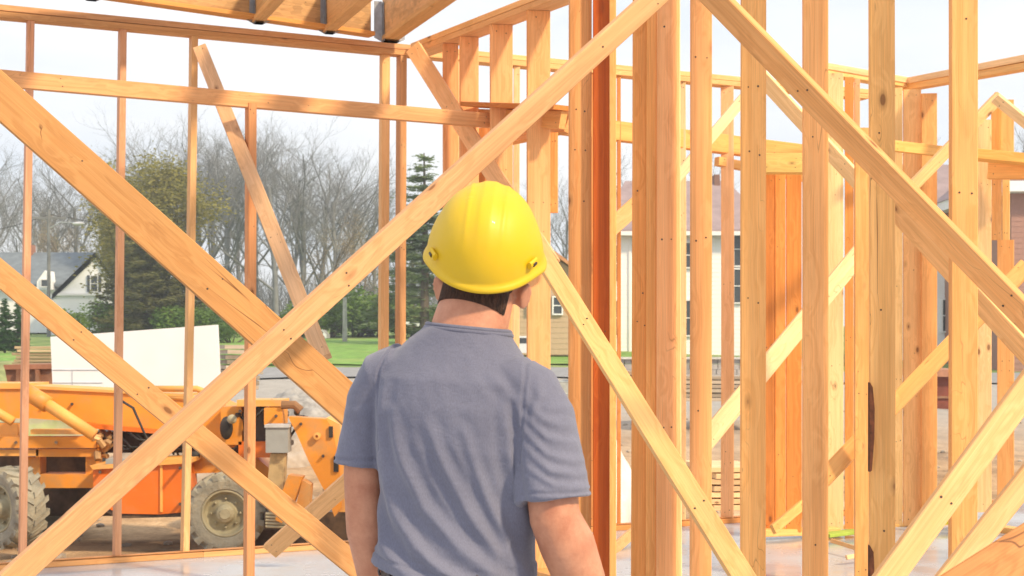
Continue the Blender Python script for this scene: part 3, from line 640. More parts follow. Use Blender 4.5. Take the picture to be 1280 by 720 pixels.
part('front_plate', prism([(300, 640), (440, 640), (450, 690), (300, 690)], 15.2, .3), DKM)

# ------------------------------------------------------------------ things standing about the yard
WHT = plain('white_sheet', (.76, .80, .85), .45, var=.04, scale=2)
BRN = plain('rusty_brown_steel', (.22, .095, .05), .75, var=.3, scale=4, dirt=(.36, .22, .14), dirt_amt=.5)
GRW = plain('weathered_board', (.40, .35, .29), .9, var=.3, scale=6, stretch=(1, 6, 6))
bp_ = empty('panel', P(168, 490, 19), 'big white wall panel leaning behind the digger', 'panel')
part('panel_sheet', prism([(63, 421), (270, 406), (274, 492), (66, 492)], 19, .16), WHT, bp_, .01)
bm = bmesh.new()
for y in (462, 478): pbox(66, y, 128, y+.7, 18.99, .02, bm)
pbox(90, 462, 90.6, 490, 18.99, .02, bm)
part('panel_groove', bm, plain('groove_grey', (.45, .48, .54), .7), bp_, 0)
cn = empty('skip', P(35, 490, 21), 'rusty brown open steel skip at the left edge behind the digger', 'skip')
part('skip_wall', prism([(6, 462), (66, 460), (66, 500), (14, 500)], 21, 1.6), BRN, cn)
part('skip_rim', prism([(4, 456), (66, 455), (66, 461), (6, 462)], 20.93, 1.75), plain('rust_rim', (.30, .13, .075), .7), cn)
part('skip_rib', pbox(20, 462, 24, 498, 20.9, .1), BRN, cn, .005); part('skip_rib', pbox(44, 462, 48, 498, 20.9, .1), BRN, cn, .005)
def plank_stack(x0, x1, y0, y1, D, n, label, depth=1.2, seed=1, mat=None, warm=(.45, .37, .28)):
    rr = random.Random(seed); e_ = empty('plank_stack', P((x0+x1)/2, y1, D), label, 'planks')
    for k in range(n):
        yb = y1-(y1-y0)*k/n; yt = y1-(y1-y0)*(k+.8)/n; j = rr.uniform(-.06, .06)*(x1-x0)
        kf = rr.uniform(.6, 1.25)
        a = P(x0+j+rr.uniform(0, .08)*(x1-x0), (yb+yt)/2, D+.1); b = P(x1+j-rr.uniform(0, .12)*(x1-x0), (yb+yt)/2, D+.25)
        timber('plank', a, b, depth, abs(yt-yb)*D/F, (0, 0, 1), [c*kf for c in warm], e_, mat, bow=.004)
    return e_
plank_stack(274, 322, 430, 486, 20, 9, 'stack of grey weathered boards at the right end of the white panel', 1.0, 3, None, (.42, .37, .32))
plank_stack(20, 75, 432, 456, 27, 6, 'low heap of old pale boards on the grass bank behind the rusty skip', 1.0, 4, None, (.42, .35, .24))
def mound(name, px, py, D, rx, ry, h, mat, label, cat, seed):
    rr = random.Random(seed); c = P(px, py, D); c.z = hgt(c.x, c.y)-.05; n = 40; vs = []; fs = []
    for j in range(n+1):
        for i in range(n+1):
            u = i/n*2-1; v = j/n*2-1; q = max(0, 1-(u*u+v*v))
            z = h*q**.7*(1+.6*noise.noise(Vector((u*2.2+seed, v*2.2, 3))))+.12*h*noise.noise(Vector((u*9+seed, v*9, 1)))*(q > 0)
            vs.append((u*rx, v*ry, z if q > 0 else -.1))
    for j in range(n):
        for i in range(n): a = j*(n+1)+i; fs.append((a, a+1, a+n+2, a+n+1))
    o = raw_obj(name, vs, fs, mat, None, True, Matrix.Translation(c)); return tag(o, label, cat)
SOIL = plain('heaped_soil', (.33, .26, .2), .95, var=.35, scale=3, bump=.8, bscale=9, dirt=(.5, .45, .4), dirt_amt=.6, dscale=2)
GRAV = plain('heaped_gravel', (.33, .315, .30), .95, var=.35, scale=5, bump=.8, bscale=14, dirt=(.2, .18, .17), dirt_amt=.7, dscale=2)
mound('soil_heap', 365, 500, 29, 1.5, 1.4, .75, GRAV, 'dark grey gravel heap beyond the loader arm', 'heap', 2)
mound('soil_heap', 318, 520, 24, 1.3, 1.2, .5, SOIL, 'brown earth heap just left of the grey gravel heap', 'heap', 5)
mound('grass_bank', 12, 470, 30, 4.5, 3.5, 1.2, plain('bank_grass', (.24, .27, .11), .95, var=.5, scale=2, bump=.6, bscale=8, dirt=(.36, .31, .22), dirt_amt=.9, dscale=.9), 'patchy grass bank at the left edge below the white gabled house', 'bank', 9)
mound('soil_heap', 180, 655, 19.5, 2.4, 1.2, .62, SOIL, 'long low heap of brown soil under and behind the digger', 'heap', 11)
TARP = plain('pale_tarp', (.70, .67, .62), .6, var=.1, scale=4, bump=.3, bscale=6)
mound('tarpaulin', 775, 640, 14.6, .75, .9, .95, TARP, 'crumpled pale tarpaulin over a heap right of the darkest orange stud', 'tarpaulin', 21)
mound('tarpaulin', 392, 620, 16.5, .5, .5, .35, TARP, 'pale plastic bag of rubbish behind the loader arm links', 'sheet', 23)
plank_stack(868, 948, 578, 632, 15.2, 7, 'loose stack of offcut boards behind the fourth and fifth near studs', .9, 6, None, (.72, .52, .33))
plank_stack(745, 800, 462, 498, 27, 6, 'old boards piled on the yard below the near end of the white house', 1.3, 8, None, (.45, .36, .28))
plank_stack(830, 960, 468, 500, 29, 6, 'longer old boards piled in front of the stone wall by the white house', 1.5, 12, None, (.40, .35, .30))
# rocks
rocks = bpy.data.meshes.new('rock')
bm = bmesh.new(); bmesh.ops.create_icosphere(bm, subdivisions=3, radius=1)
for v in bm.verts: v.co *= 1+.28*noise.noise(v.co*1.3+Vector((4, 1, 2)))
bm.to_mesh(rocks); bm.free(); rocks.materials.append(plain('blue_grey_rock', (.30, .31, .34), .9, var=.3, scale=2, bump=.5, bscale=5))
for i, (px, D, s_, lb) in enumerate(((690, 28, .26, 'blue-grey rock left of the darkest stud, lower of two by the drum'), (702, 28.6, .33, 'larger blue-grey rock right of its neighbour below the tan house'))):
    o = bpy.data.objects.new('rock', rocks); C.objects.link(o); p = P(px, 460, D); o.location = (p.x, p.y, hgt(p.x, p.y)+.1); o.scale = (s_*1.3, s_, s_*.7); tag(o, lb, 'rock')
bm = bmesh.new(); c = P(697, 455, 31); c.z = hgt(c.x, c.y)-.02
lathe(bm, [(.34, 0), (.35, .03), (.35, .28), (.36, .3), (.35, .32), (.35, .6), (.36, .62), (.35, .64), (.35, .86), (.36, .88), (.33, .89), (.32, .86)], c, (0, 0, 1), 32)
tag(mesh_obj('drum', bm, plain('dull_steel_drum', (.36, .38, .37), .55, .3, .2), None, False), 'dull grey ribbed drum standing below the tan house', 'drum')
# small stuff on the slab and ground
rb = bmesh.new(); rr = random.Random(31)
for k in range(900):
    x = rr.uniform(-9, 9); y = rr.choice([rr.uniform(10.5, 19), rr.uniform(13, 34)])
    if (Vector((x, y, 0))-AO).dot(ANR) > -.5: continue
    s_ = rr.uniform(.012, .06)*(1 if rr.random() < .93 else 2.2)
    bmesh.ops.create_icosphere(rb, subdivisions=1, radius=s_, matrix=Matrix.Translation((x, y, hgt(x, y)+s_*.2)) @ Matrix.Rotation(rr.uniform(0, 6), 4, 'Z') @ Matrix.Diagonal((1.3, 1, .6, 1)))
tag(mesh_obj('rubble', rb, plain('rubble_stone', (.36, .30, .24), .95, var=.4, scale=1.5), None), 'small stones and clods scattered over the bare earth', 'rubble', kind='stuff')
GRN = plain('green_foam', (.34, .44, .06), .8, var=.15)
tag(timber('foam_strip', P(1030, 669, 10.5), P(1072, 664, 10.7), .12, .025, (0, 0, 1), (1, 1, 1), None, GRN), 'yellow-green foam strip on the slab behind the sixth near stud', 'foam strip')
tag(timber('foam_strip', P(1158, 653, 11.0), P(1204, 650, 11.2), .10, .04, (0, 0, 1), (1, 1, 1), None, plain('yellow_foam', (.72, .62, .03), .8)), 'yellow foam strip lying by the rear plate left of the last near stud', 'foam strip')
tag(bar('offcut', (1040, 676, 9.9), (1072, 686, 9.6), 5, .02, (.78, .5, .25)), 'thin offcut lying on the slab just in front of the green strip', 'offcut')
tag(bar('offcut', (1058, 697, 9.3), (1094, 690, 9.4), 5, .02, (.85, .6, .35)), 'pale offcut lying nearest on the slab beside the seventh near stud', 'offcut')
tag(bar('offcut', (764, 690, 9.8), (800, 658, 10.6), 14, .03, (.60, .36, .18), 0, 30), 'bent dark offcut lying on the slab between the dark stud and the double stud', 'offcut')
tag(bar('offcut', (966, 662, 9.9), (1004, 630, 10.2), 13, .03, (.74, .42, .16), 0, 20), 'short orange offcut propped at the foot of the dark orange closet studs', 'offcut')

# ------------------------------------------------------------------ houses
SID = plain('white_siding', (.84, .85, .88), .7, var=.03, scale=1); ROOFG = plain('grey_shingles', (.16, .19, .22), .9, var=.2, scale=2, bump=.4, bscale=20)
ROOFM = plain('mauve_shingles', (.30, .23, .24), .9, var=.15, scale=2, bump=.4, bscale=20); TRIM = plain('white_trim', (.8, .8, .82), .6, var=.02)
GLS = plain('dark_window_glass', (.05, .06, .07), .15, var=.2, scale=1); SHUT = plain('dark_shutter', (.05, .06, .08), .6); TANS = plain('tan_siding', (.50, .36, .24), .8, var=.05)
def siding(D, x0, x1, y0, y1, step_m, bm):
    """lap boards: thin proud strips"""
    z0 = P(0, y1, D).z; z1 = P(0, y0, D).z; X0 = (x0-640)/F*D; X1 = (x1-640)/F*D; z = z0
    while z < z1-.02:
        v = [bm.verts.new(p) for p in ((X0, D-.014, z), (X1, D-.014, z), (X1, D-.002, min(z+step_m, z1)), (X0, D-.002, min(z+step_m, z1)), (X0, D, z), (X1, D, z))]
        bm.faces.new(v[:4]); bm.faces.new((v[4], v[5], v[1], v[0])); z += step_m
    return bm
def window(parent, x0, y0, x1, y1, D, mull=1, shutters=False):
    s_ = D/F; A = P(x0, y1, D); B = P(x1, y0, D); t = max(.06, (B.x-A.x)*.08)
    bm = bmesh.new()
    box3(bm, (A.x-t, D-.09, A.z-t), (A.x, D-.01, B.z+t)); box3(bm, (B.x, D-.09, A.z-t), (B.x+t, D-.01, B.z+t))
    box3(bm, (A.x, D-.09, B.z), (B.x, D-.01, B.z+t)); box3(bm, (A.x, D-.11, A.z-t), (B.x, D-.01, A.z))
    for k in range(mull): z = A.z+(B.z-A.z)*(k+1)/(mull+1); box3(bm, (A.x, D-.07, z-t*.35), (B.x, D-.035, z+t*.35))
    w_ = mesh_obj('window', bm, TRIM, parent)
    mesh_obj('pane', box3(bmesh.new(), (A.x, D-.04, A.z), (B.x, D-.02, B.z)), GLS, w_)
    if shutters:
        sw = (B.x-A.x)*.45
        for xx in (A.x-t-sw, B.x+t): mesh_obj('shutter', box3(bmesh.new(), (xx, D-.08, A.z-.05), (xx+sw, D-.01, B.z+.05)), SHUT, w_)
# white gabled house, far left
h1 = empty('gabled_house', P(90, 415, 95), 'white house with grey shingled roof and dark-shuttered gable window at far left', 'house')
D = 95
part('wall', pbox(-30, 352, 80, 416, 97, 8), SID, h1, 0)
bm = prism([(60, 420), (60, 368), (72, 368), (120, 322), (150, 368), (156, 368), (156, 420)], D, 9)
part('wall', bm, SID, h1, 0)
part('siding', siding(D, 60, 156, 370, 418, .16, bmesh.new()), SID, h1, 0)
bm = bmesh.new()   # main roof slope facing us and its back
def quadz(bm, ps): bm.faces.new([bm.verts.new(p) for p in ps])
def roof_slab(name, ps, th, mat, parent):
    bm = bmesh.new(); a = [bm.verts.new(p) for p in ps]; b = [bm.verts.new(Vector(p)+Vector((0, 0, th))) for p in ps]
    bm.faces.new(a); bm.faces.new(b[::-1])
    for i in range(len(ps)): j = (i+1) % len(ps); bm.faces.new((a[i], b[i], b[j], a[j]))
    return mesh_obj(name, bm, mat, parent)
z_e = P(0, 358, 96).z; z_r = P(0, 318, 101).z; xl = P(-34, 0, 97).x; xr = P(118, 0, 97).x
roof_slab('roof', [(xl, 96.2, z_e), (xr, 96.2, z_e), (xr, 101, z_r), (xl, 101, z_r)], .15, ROOFG, h1)
roof_slab('roof', [(xl, 106, z_e), (xr, 106, z_e), (xr, 101.001, z_r), (xl, 101.001, z_r)], .15, ROOFG, h1)
ga = P(120, 318, D); gl = P(66, 371, D); gr_ = P(157, 371, D)
for g, nm in ((gl, 'a'), (gr_, 'b')):
    roof_slab('roof', [(ga.x, 94.93, ga.z), (g.x, 94.93, g.z), (g.x, 103, g.z), (ga.x, 103, ga.z)], .14, ROOFG, h1)
    bm = bmesh.new(); a = [ga+Vector((0, -.2, .15)), g+Vector((0, -.2, .15)), g+Vector((0, -.2, -.2)), ga+Vector((0, -.2, -.25))]
    quadz(bm, a); bmesh.ops.solidify(bm, geom=bm.faces[:], thickness=.08); mesh_obj('fascia', bm, TRIM, h1)
part('eave_trim', pbox(66, 366.5, 157, 369.5, 94.8, .4), TRIM, h1, 0)
window(h1, 114, 345, 122, 364, D-.03, 1, True); window(h1, 96, 392, 101, 408, D-.03, 1, True)
part('dormer', prism([(46, 352), (56, 338), (66, 352), (66, 362), (46, 362)], 96.0, 3), SID, h1, 0)
window(h1, 52, 350, 61, 358, 95.97, 0)
part('chimney', pbox(34, 306, 40, 322, 100.5, .8), plain('brick', (.35, .16, .11), .9), h1, 0)
# two storey white house, right of centre
h2 = empty('two_storey_house', P(850, 447, 65), 'white two-storey house with mauve-brown roof seen through the near studs', 'house')
D = 65
part('wall', pbox(757, 292, 962, 452, D, 9), SID, h2, 0); part('siding', siding(D, 757, 962, 293, 450, .2, bmesh.new()), SID, h2, 0)
X0 = P(750, 0, D).x; X1 = P(968, 0, D).x; ze = P(0, 292, D).z; zr = P(0, 230, D+4.5).z
roof_slab('roof', [(X0, D-.5, ze), (X1, D-.5, ze), (X1-1.5, D+4.5, zr), (X0+1.5, D+4.5, zr)], .15, ROOFM, h2)
roof_slab('roof', [(X0, D+9.5, ze), (X1, D+9.5, ze), (X1-1.5, D+4.51, zr), (X0+1.5, D+4.51, zr)], .15, ROOFM, h2)
for xa, xb in ((X0, X0+1.5), (X1, X1-1.5)): roof_slab('roof', [(xa, D-.5, ze), (xb, D+4.5, zr), (xa, D+9.5, ze)], .15, ROOFM, h2)
part('gutter', pbox(750, 289, 968, 294, D-.65, .16), TRIM, h2, 0)
for a in ((765.5, 307, 771, 352), (765.5, 376, 771, 419), (856, 304, 866, 334), (856, 376, 866, 419), (917.5, 291, 927, 332), (917.5, 337, 927, 378), (800, 307, 812, 352), (800, 376, 812, 419)): window(h2, *a, D-.03, 1)
part('corner_board', pbox(786, 294, 789, 448, D-.08, .08), TRIM, h2, 0); part('corner_board', pbox(757, 294, 759.5, 448, D-.08, .08), TRIM, h2, 0)
part('chimney', pbox(893, 218, 900, 250, D+4, .9), plain('dark_brick', (.22, .12, .09), .9), h2, 0)
part('base', pbox(757, 447, 962, 452, D-.1, .1), plain('grey_base', (.4, .38, .36), .9), h2, 0)
sw = empty('retaining_wall', P(850, 480, 42), 'low grey stone block wall in front of the white two-storey house', 'stone wall')
STN = plain('stone_block', (.40, .37, .35), .9, var=.3, scale=3, bump=.4, bscale=12)
bm = bmesh.new(); rr = random.Random(3)
for r_ in range(4):
    x = 735+rr.uniform(0, 6)
    while x < 1000:
        w_ = rr.uniform(7, 15); pbox(x, 449+r_*6.5, x+w_-.7, 449+r_*6.5+5.9, 42+rr.uniform(-.03, .03)-r_*.12, .5, bm); x += w_
part('stone_course', bm, STN, sw, 0)
part('coping', pbox(733, 446.5, 1002, 449, 41.9, .6), plain('coping_stone', (.55, .53, .5), .9), sw, 0)
# tan house behind the helmet's right side
h3 = empty('tan_house', P(690, 440, 58), 'tan sided house with orange-brown gable just right of the helmet', 'house')
D = 58
part('wall', prism([(640, 444), (640, 345), (684, 316), (728, 345), (728, 444)], D, 7), TANS, h3, 0); part('siding', siding(D, 640, 728, 346, 443, .22, bmesh.new()), TANS, h3, 0)
for xa, xb in ((684, 634), (684, 734)):
    a = P(xa, 313, D); b = P(xb, 349, D); roof_slab('roof', [(a.x, D-.5, a.z), (b.x, D-.5, b.z), (b.x, D+7.4, b.z), (a.x, D+7.4, a.z)], .16, plain('tan_roof', (.55, .26, .12), .9, var=.15), h3)
window(h3, 692, 372, 702, 392, D-.03, 1); window(h3, 660, 372, 670, 392, D-.03, 1)
# pale house with mauve roof, then brown one at the right edge
h4 = empty('pale_house', P(1180, 450, 60), 'pale house with a mauve roof and small brown window between the last two near studs', 'house')
D = 60
part('wall', pbox(1150, 262, 1232, 452, D, 7), SID, h4, 0); part('siding', siding(D, 1150, 1232, 263, 450, .22, bmesh.new()), SID, h4, 0)
a = P(1142, 264, D); b = P(1238, 210, D+3.5)
roof_slab('roof', [(a.x, D-.5, a.z), (P(1240, 0, D).x, D-.5, a.z), (b.x, D+3.5, b.z), (a.x+.5, D+3.5, b.z)], .15, ROOFM, h4)
roof_slab('roof', [(a.x, D+7.5, a.z), (P(1240, 0, D).x, D+7.5, a.z), (b.x, D+3.51, b.z), (a.x+.5, D+3.51, b.z)], .15, ROOFM, h4)
window(h4, 1178, 375, 1187, 414, D-.03, 1)
h5 = empty('brown_house', P(1290, 450, 52), 'mauve-brown house with a white soffit at the right edge', 'house')
D = 52
BRS = plain('brown_siding', (.36, .20, .16), .85, var=.08)
part('wall', pbox(1264, 238, 1400, 470, D, 8), BRS, h5, 0); part('siding', siding(D, 1264, 1400, 240, 468, .2, bmesh.new()), BRS, h5, 0)
part('soffit', pbox(1256, 226, 1410, 239, D-.7, 9), TRIM, h5, 0)
part('roof', prism([(1254, 226), (1410, 226), (1410, 190), (1300, 190)], D-.7, 9), ROOFM, h5, 0)
window(h5, 1290, 300, 1312, 350, D-.03, 1)
# red-brown shed and white vehicles
sh = empty('shed', P(1180, 525, 34), 'dark red-brown shed low behind the last near stud', 'shed')
part('wall', pbox(1160, 470, 1212, 527, 34, 2), plain('dark_red_boards', (.20, .05, .03), .8, var=.3, scale=3), sh, 0)
part('roof', pbox(1157, 462, 1215, 471, 33.8, 2.4), plain('rust_sheet', (.42, .2, .12), .8), sh, 0)
part('sill', pbox(1160, 495, 1212, 498, 33.95, .06), BRN, sh, 0)
def car(label, x0, x1, yb, yt, D, col, seed, van=False):
    e_ = empty('parked_car', P((x0+x1)/2, yb, D), label, 'car'); w_ = x1-x0; h_ = yb-yt
    ps = [(0, .12), (0, .5), (.06, .55), (.2, .6), (.3, .95), (.4, 1), (.78, 1), (.93, .6), (1, .52), (1, .12)]
    if van: ps = [(0, .12), (0, .55), (.1, .6), (.18, .97), (.24, 1), (.98, 1), (1, .95), (1, .12)]
    M_ = plain('car_paint'+str(seed), col, .25, var=.02, coat=.6)
    part('body', prism([(x0+w_*a, yb-h_*b) for a, b in ps], D, 1.7), M_, e_, .05)
    part('side_glass', prism([(x0+w_*a, yb-h_*b) for a, b in ((.27, .62), (.34, .9), (.76, .9), (.86, .62))], D-.01, .02), GLS, e_, 0)
    for a in (.2, .8):
        bm = bmesh.new(); lathe(bm, [(h_*.2*D/F, 0), (h_*.2*D/F, .2)], P(x0+w_*a, yb-h_*.2, D-.03), (0, 1, 0), 20); part('wheel', bm, BLK, e_, 0)
car('white van parked on the street between the paired thin studs and the worker', 504, 532, 415, 397, 82, (.75, .78, .82), 1, True)
car('pale grey car parked in front of the tan house', 634, 672, 444, 420, 50, (.68, .72, .72), 2)
car('small white car parked under the green bushes left of the lawn', 384, 408, 424, 412, 84, (.72, .74, .78), 3)

# ------------------------------------------------------------------ trees
BARK = plain('grey_bark', (.19, .195, .20), .95, var=.25, scale=1.5); BARKD = plain('brown_bark', (.11, .085, .065), .95, var=.3, scale=2); BIRCH = plain('pale_bark', (.45, .43, .40), .9, var=.25, scale=3)
TWIG = plain('twigs', (.20, .205, .21), .95, var=.2, scale=.6)
def leafmat(name, a, b, sc=.35):
    m, n, bs = mat_new(name); g = N(n, 'ShaderNodeNewGeometry'); z = N(n, 'ShaderNodeTexNoise'); z.inputs['Scale'].default_value = sc; z.inputs['Detail'].default_value = 6
    r = N(n, 'ShaderNodeValToRGB'); r.color_ramp.elements[0].position = .3; r.color_ramp.elements[0].color = (*a, 1); r.color_ramp.elements[1].position = .7; r.color_ramp.elements[1].color = (*b, 1)
    n.links.new(g.outputs['Position'], z.inputs[0]); n.links.new(z.outputs['Fac'], r.inputs[0]); n.links.new(r.outputs[0], bs.inputs['Base Color'])
    bs.inputs['Roughness'].default_value = .8
    tr = N(n, 'ShaderNodeBsdfTranslucent'); n.links.new(r.outputs[0], tr.inputs[0]); mx_ = N(n, 'ShaderNodeMixShader'); mx_.inputs[0].default_value = .3
    out = n.nodes['Material Output']; n.links.new(bs.outputs[0], mx_.inputs[1]); n.links.new(tr.outputs[0], mx_.inputs[2]); n.links.new(mx_.outputs[0], out.inputs[0])
    return m
LOL = leafmat('olive_buds', (.16, .15, .03), (.34, .31, .08)); LGR = leafmat('fresh_leaves', (.06, .13, .02), (.17, .27, .04)); LDK = leafmat('conifer_needles', (.065, .075, .02), (.17, .165, .05)); LPN = leafmat('pine_needles', (.09, .14, .07), (.22, .28, .12))
LBD = leafmat('reddish_buds', (.30, .22, .15), (.42, .36, .20))
def branches(seed, H, crown=.5, levels=5, r0=.22, spread=.75, up=.25, kids=(5, 4, 4, 4, 3)):
    """returns (thick verts, faces), (twig verts, faces), tip points"""
    rr = random.Random(seed); A = ([], []); B = ([], []); tips = []
    def seg(buf, pts, r, r1, n):
        vs, fs = buf; base = len(vs); m = len(pts)
        for i, p in enumerate(pts):
            d = (pts[min(i+1, m-1)]-pts[max(i-1, 0)]).normalized(); s, u = frame_of(d); q = r+(r1-r)*i/(m-1)
            for k in range(n): vs.append(p+s*q*math.cos(2*math.pi*k/n)+u*q*math.sin(2*math.pi*k/n))
        for i in range(m-1):
            for k in range(n): a = base+i*n+k; b = base+i*n+(k+1) % n; fs.append((a, b, b+n, a+n))
    def grow(p, d, Ln, r, lv):
        n = 4 if lv < 2 else 3; pts = [p]; q = p.copy(); dd = d.copy(); m = n+1
        for i in range(m):
            dd = (dd+Vector((rr.uniform(-1, 1), rr.uniform(-1, 1), rr.uniform(-.6, .9)))*(.09+.05*lv)).normalized()
            if lv: dd = (dd+Vector((0, 0, up*.12))).normalized()
            q = q+dd*Ln/m; pts.append(q.copy())
        r1 = r*(.55 if lv == 0 else .4)
        seg(A if lv < 3 else B, pts, r, r1, 7 if lv == 0 else (5 if lv < 2 else 3))
        if lv >= levels-1: tips.append(pts[-1]); tips.append(pts[-2]); return
        kn = kids[lv]
        for k in range(kn):
            f = (1-crown)+crown*(k+rr.random())/kn if lv == 0 else .25+.75*(k+rr.random())/kn
            f = min(f, .999); i = int(f*m); pp = pts[i].lerp(pts[i+1], f*m-i)
            dl = (pts[i+1]-pts[i]).normalized(); s, u = frame_of(dl); an = rr.uniform(0, 6.283)+k*2.4
            ang = rr.uniform(.4, 1.0)*spread*(1.15 if lv else 1.0)
            nd = (dl*math.cos(ang)+(s*math.cos(an)+u*math.sin(an))*math.sin(ang)).normalized()
            sh = (.62-.25*f) if lv == 0 else (.6-.12*lv*.3)
            grow(pp, nd, Ln*sh*rr.uniform(.75, 1.15), r*(.5 if lv == 0 else .52)*(1-.35*f), lv+1)
    grow(Vector((0, 0, -.2)), Vector((0, 0, 1)), H*.8, r0, 0)
    return A, B, tips
def leaves(pts, n, sig, size, seed, flat=1.):
    rr = random.Random(seed); vs = []; fs = []
    for _ in range(n):
        p = rr.choice(pts)+Vector((rr.gauss(0, sig), rr.gauss(0, sig), rr.gauss(0, sig*flat)))
        a = Vector((rr.gauss(0, 1), rr.gauss(0, 1), rr.gauss(0, 1))).normalized(); s, u = frame_of(a); q = size*rr.uniform(.6, 1.3); b = len(vs)
        vs += [p-s*q*.5, p+u*q*.32, p+s*q*.6, p-u*q*.32]; fs.append((b, b+1, b+2, b+3))
    return vs, fs
def tree_proto(name, seed, H, bark, leaf=None, nl=0, sig=.3, size=.2, **k):
    A, B, tips = branches(seed, H, **k)
    root = bpy.data.objects.new(name, None); C.objects.link(root)
    raw_obj('trunk', A[0], A[1], bark, root, True)
    raw_obj('branches', B[0], B[1], TWIG if leaf is None else bark, root)
    if leaf: raw_obj('crown', *leaves(tips, nl, sig, size, seed), leaf, root)
    return root, max(t.z for t in tips)
def put(root, px, D, top, label, cat='tree', group=None, rot=0, first=[set()], H=None, dz=0, wide=1.0):
    r = root
    if root.name in first[0]:
        r = root.copy(); C.objects.link(r)
        for ch in list(root.children): c = ch.copy(); C.objects.link(c); c.parent = r
    first[0].add(root.name)
    x = (px-640)/F*D; z = hgt(x, D)+dz; h = P(0, top, D).z-z; s_ = h/H
    r.location = (x, D, z); r.scale = (s_*wide, s_*wide, s_); r.rotation_euler = (0, 0, rot)
    if 'group' in r: del r['group']
    return tag(r, label, cat, group)
protos = [tree_proto('bare_tree', s_, 17, BARK, None, crown=.72, levels=6, r0=.24, spread=.8, up=.4, kids=(11, 6, 5, 4, 4)) for s_ in (11, 23, 37)]
TG = 'bare trees in the wood line behind the yard'
rr = random.Random(77)
for i, (px, D, top) in enumerate(((-40, 112, 215), (-8, 120, 190), (28, 128, 205), (55, 135, 225), (95, 130, 200), (135, 138, 190), (168, 118, 165), (200, 128, 150), (236, 120, 150), (262, 132, 165), (290, 116, 155), (322, 126, 146), (345, 112, 152), (372, 120, 165), (396, 130, 170), (418, 118, 182), (446, 124, 200), (470, 135, 225), (300, 140, 190), (215, 142, 190), (360, 142, 190), (495, 140, 262), (528, 138, 280), (62, 118, 235))):
    p, H = protos[i % 3]; put(p, px, D, top-26, 'leafless grey tree of the wood line '+next(l for m_, l in ((28, 'left of the first thin stud'), (148, 'between the first and second thin studs'), (236, 'between the second and third thin studs'), (312, 'between the third thin stud and the short post'), (478, 'between the short post and the paired thin studs'), (999, 'right of the paired thin studs')) if px <= m_), 'tree', TG, rr.uniform(0, 6), H=H, wide=1.3)
for i, (px, D, top, lb) in enumerate(((776, 100, 168, 'leafless tree above the left end of the white two-storey house'), (700, 105, 190, 'leafless tree above the tan house right of the helmet'), (898, 110, 172, 'leafless tree above the chimney of the white two-storey house'),
        (1172, 100, 132, 'leafless tree above the pale house with the mauve roof'), (1278, 100, 112, 'leafless tree above the brown house at the right edge'), (650, 112, 215, 'leafless tree behind the helmet, left of the tan house'))):
    p, H = protos[(i+1) % 3]; put(p, px, D, top, lb, 'tree', None, rr.uniform(0, 6), H=H)
bm = bmesh.new(); rr = random.Random(8)
for i in range(2600):      # brush under the wood line
    x = P(rr.uniform(-120, 620), 0, 1).x; y = rr.uniform(135, 165); x *= y; z = hgt(x, y); h = rr.uniform(1.5, 6.5)
    a = Vector((x, y, z)); d = Vector((rr.uniform(-.5, .5), rr.uniform(-.3, .3), 1)).normalized()*h
    b1 = a+d*.5; b2 = a+d+Vector((rr.uniform(-.6, .6), 0, 0)); b3 = b1+Vector((rr.uniform(-1.2, 1.2), 0, h*.35)); b4 = b1+Vector((rr.uniform(-1.2, 1.2), 0, h*.3))
    for p, q in ((a, b1), (b1, b2), (b1, b3), (b1, b4)):
        s_, u_ = frame_of(q-p); r_ = .035 if p is a else .02
        v = [bm.verts.new(c+s_*r_*math.cos(t)+u_*r_*math.sin(t)) for c in (p, q) for t in (0, 2.1, 4.2)]
        for k in range(3): bm.faces.new((v[k], v[(k+1) % 3], v[3+(k+1) % 3], v[3+k]))
tag(mesh_obj('brush', bm, TWIG), 'grey leafless brush filling the foot of the wood line', 'brush', kind='stuff')
# budding tree with olive haze of leaves
bud, H = tree_proto('budding_tree', 5, 13, BARKD, LOL, 26000, .6, .24, crown=.9, levels=5, r0=.2, spread=.8, up=.3, kids=(12, 5, 4, 3, 3))
put(bud, 192, 86, 188, 'broad olive-green budding tree behind the second and third thin studs', 'tree', None, 1.0, H=H, wide=1.15)
put(bud, 166, 98, 222, 'smaller olive budding tree showing left of the broad one', 'tree', None, 3.1, H=H, wide=.8)
pb, H = tree_proto('budding_tree', 9, 13, BARKD, LBD, 5000, .4, .12, crown=.8, levels=5, r0=.16, spread=.7, up=.5, kids=(9, 5, 4, 3, 3))
put(pb, 405, 100, 262, 'thin tree with a haze of pale buds above the green bushes', 'tree', None, 1.0, H=H)
put(pb, 450, 108, 280, 'thin pale-budded tree left of the paired thin studs', 'tree', None, 2.0, H=H)
put(pb, 92, 108, 262, 'pale-budded tree behind the roof of the white gabled house', 'tree', None, 4.0, H=H)
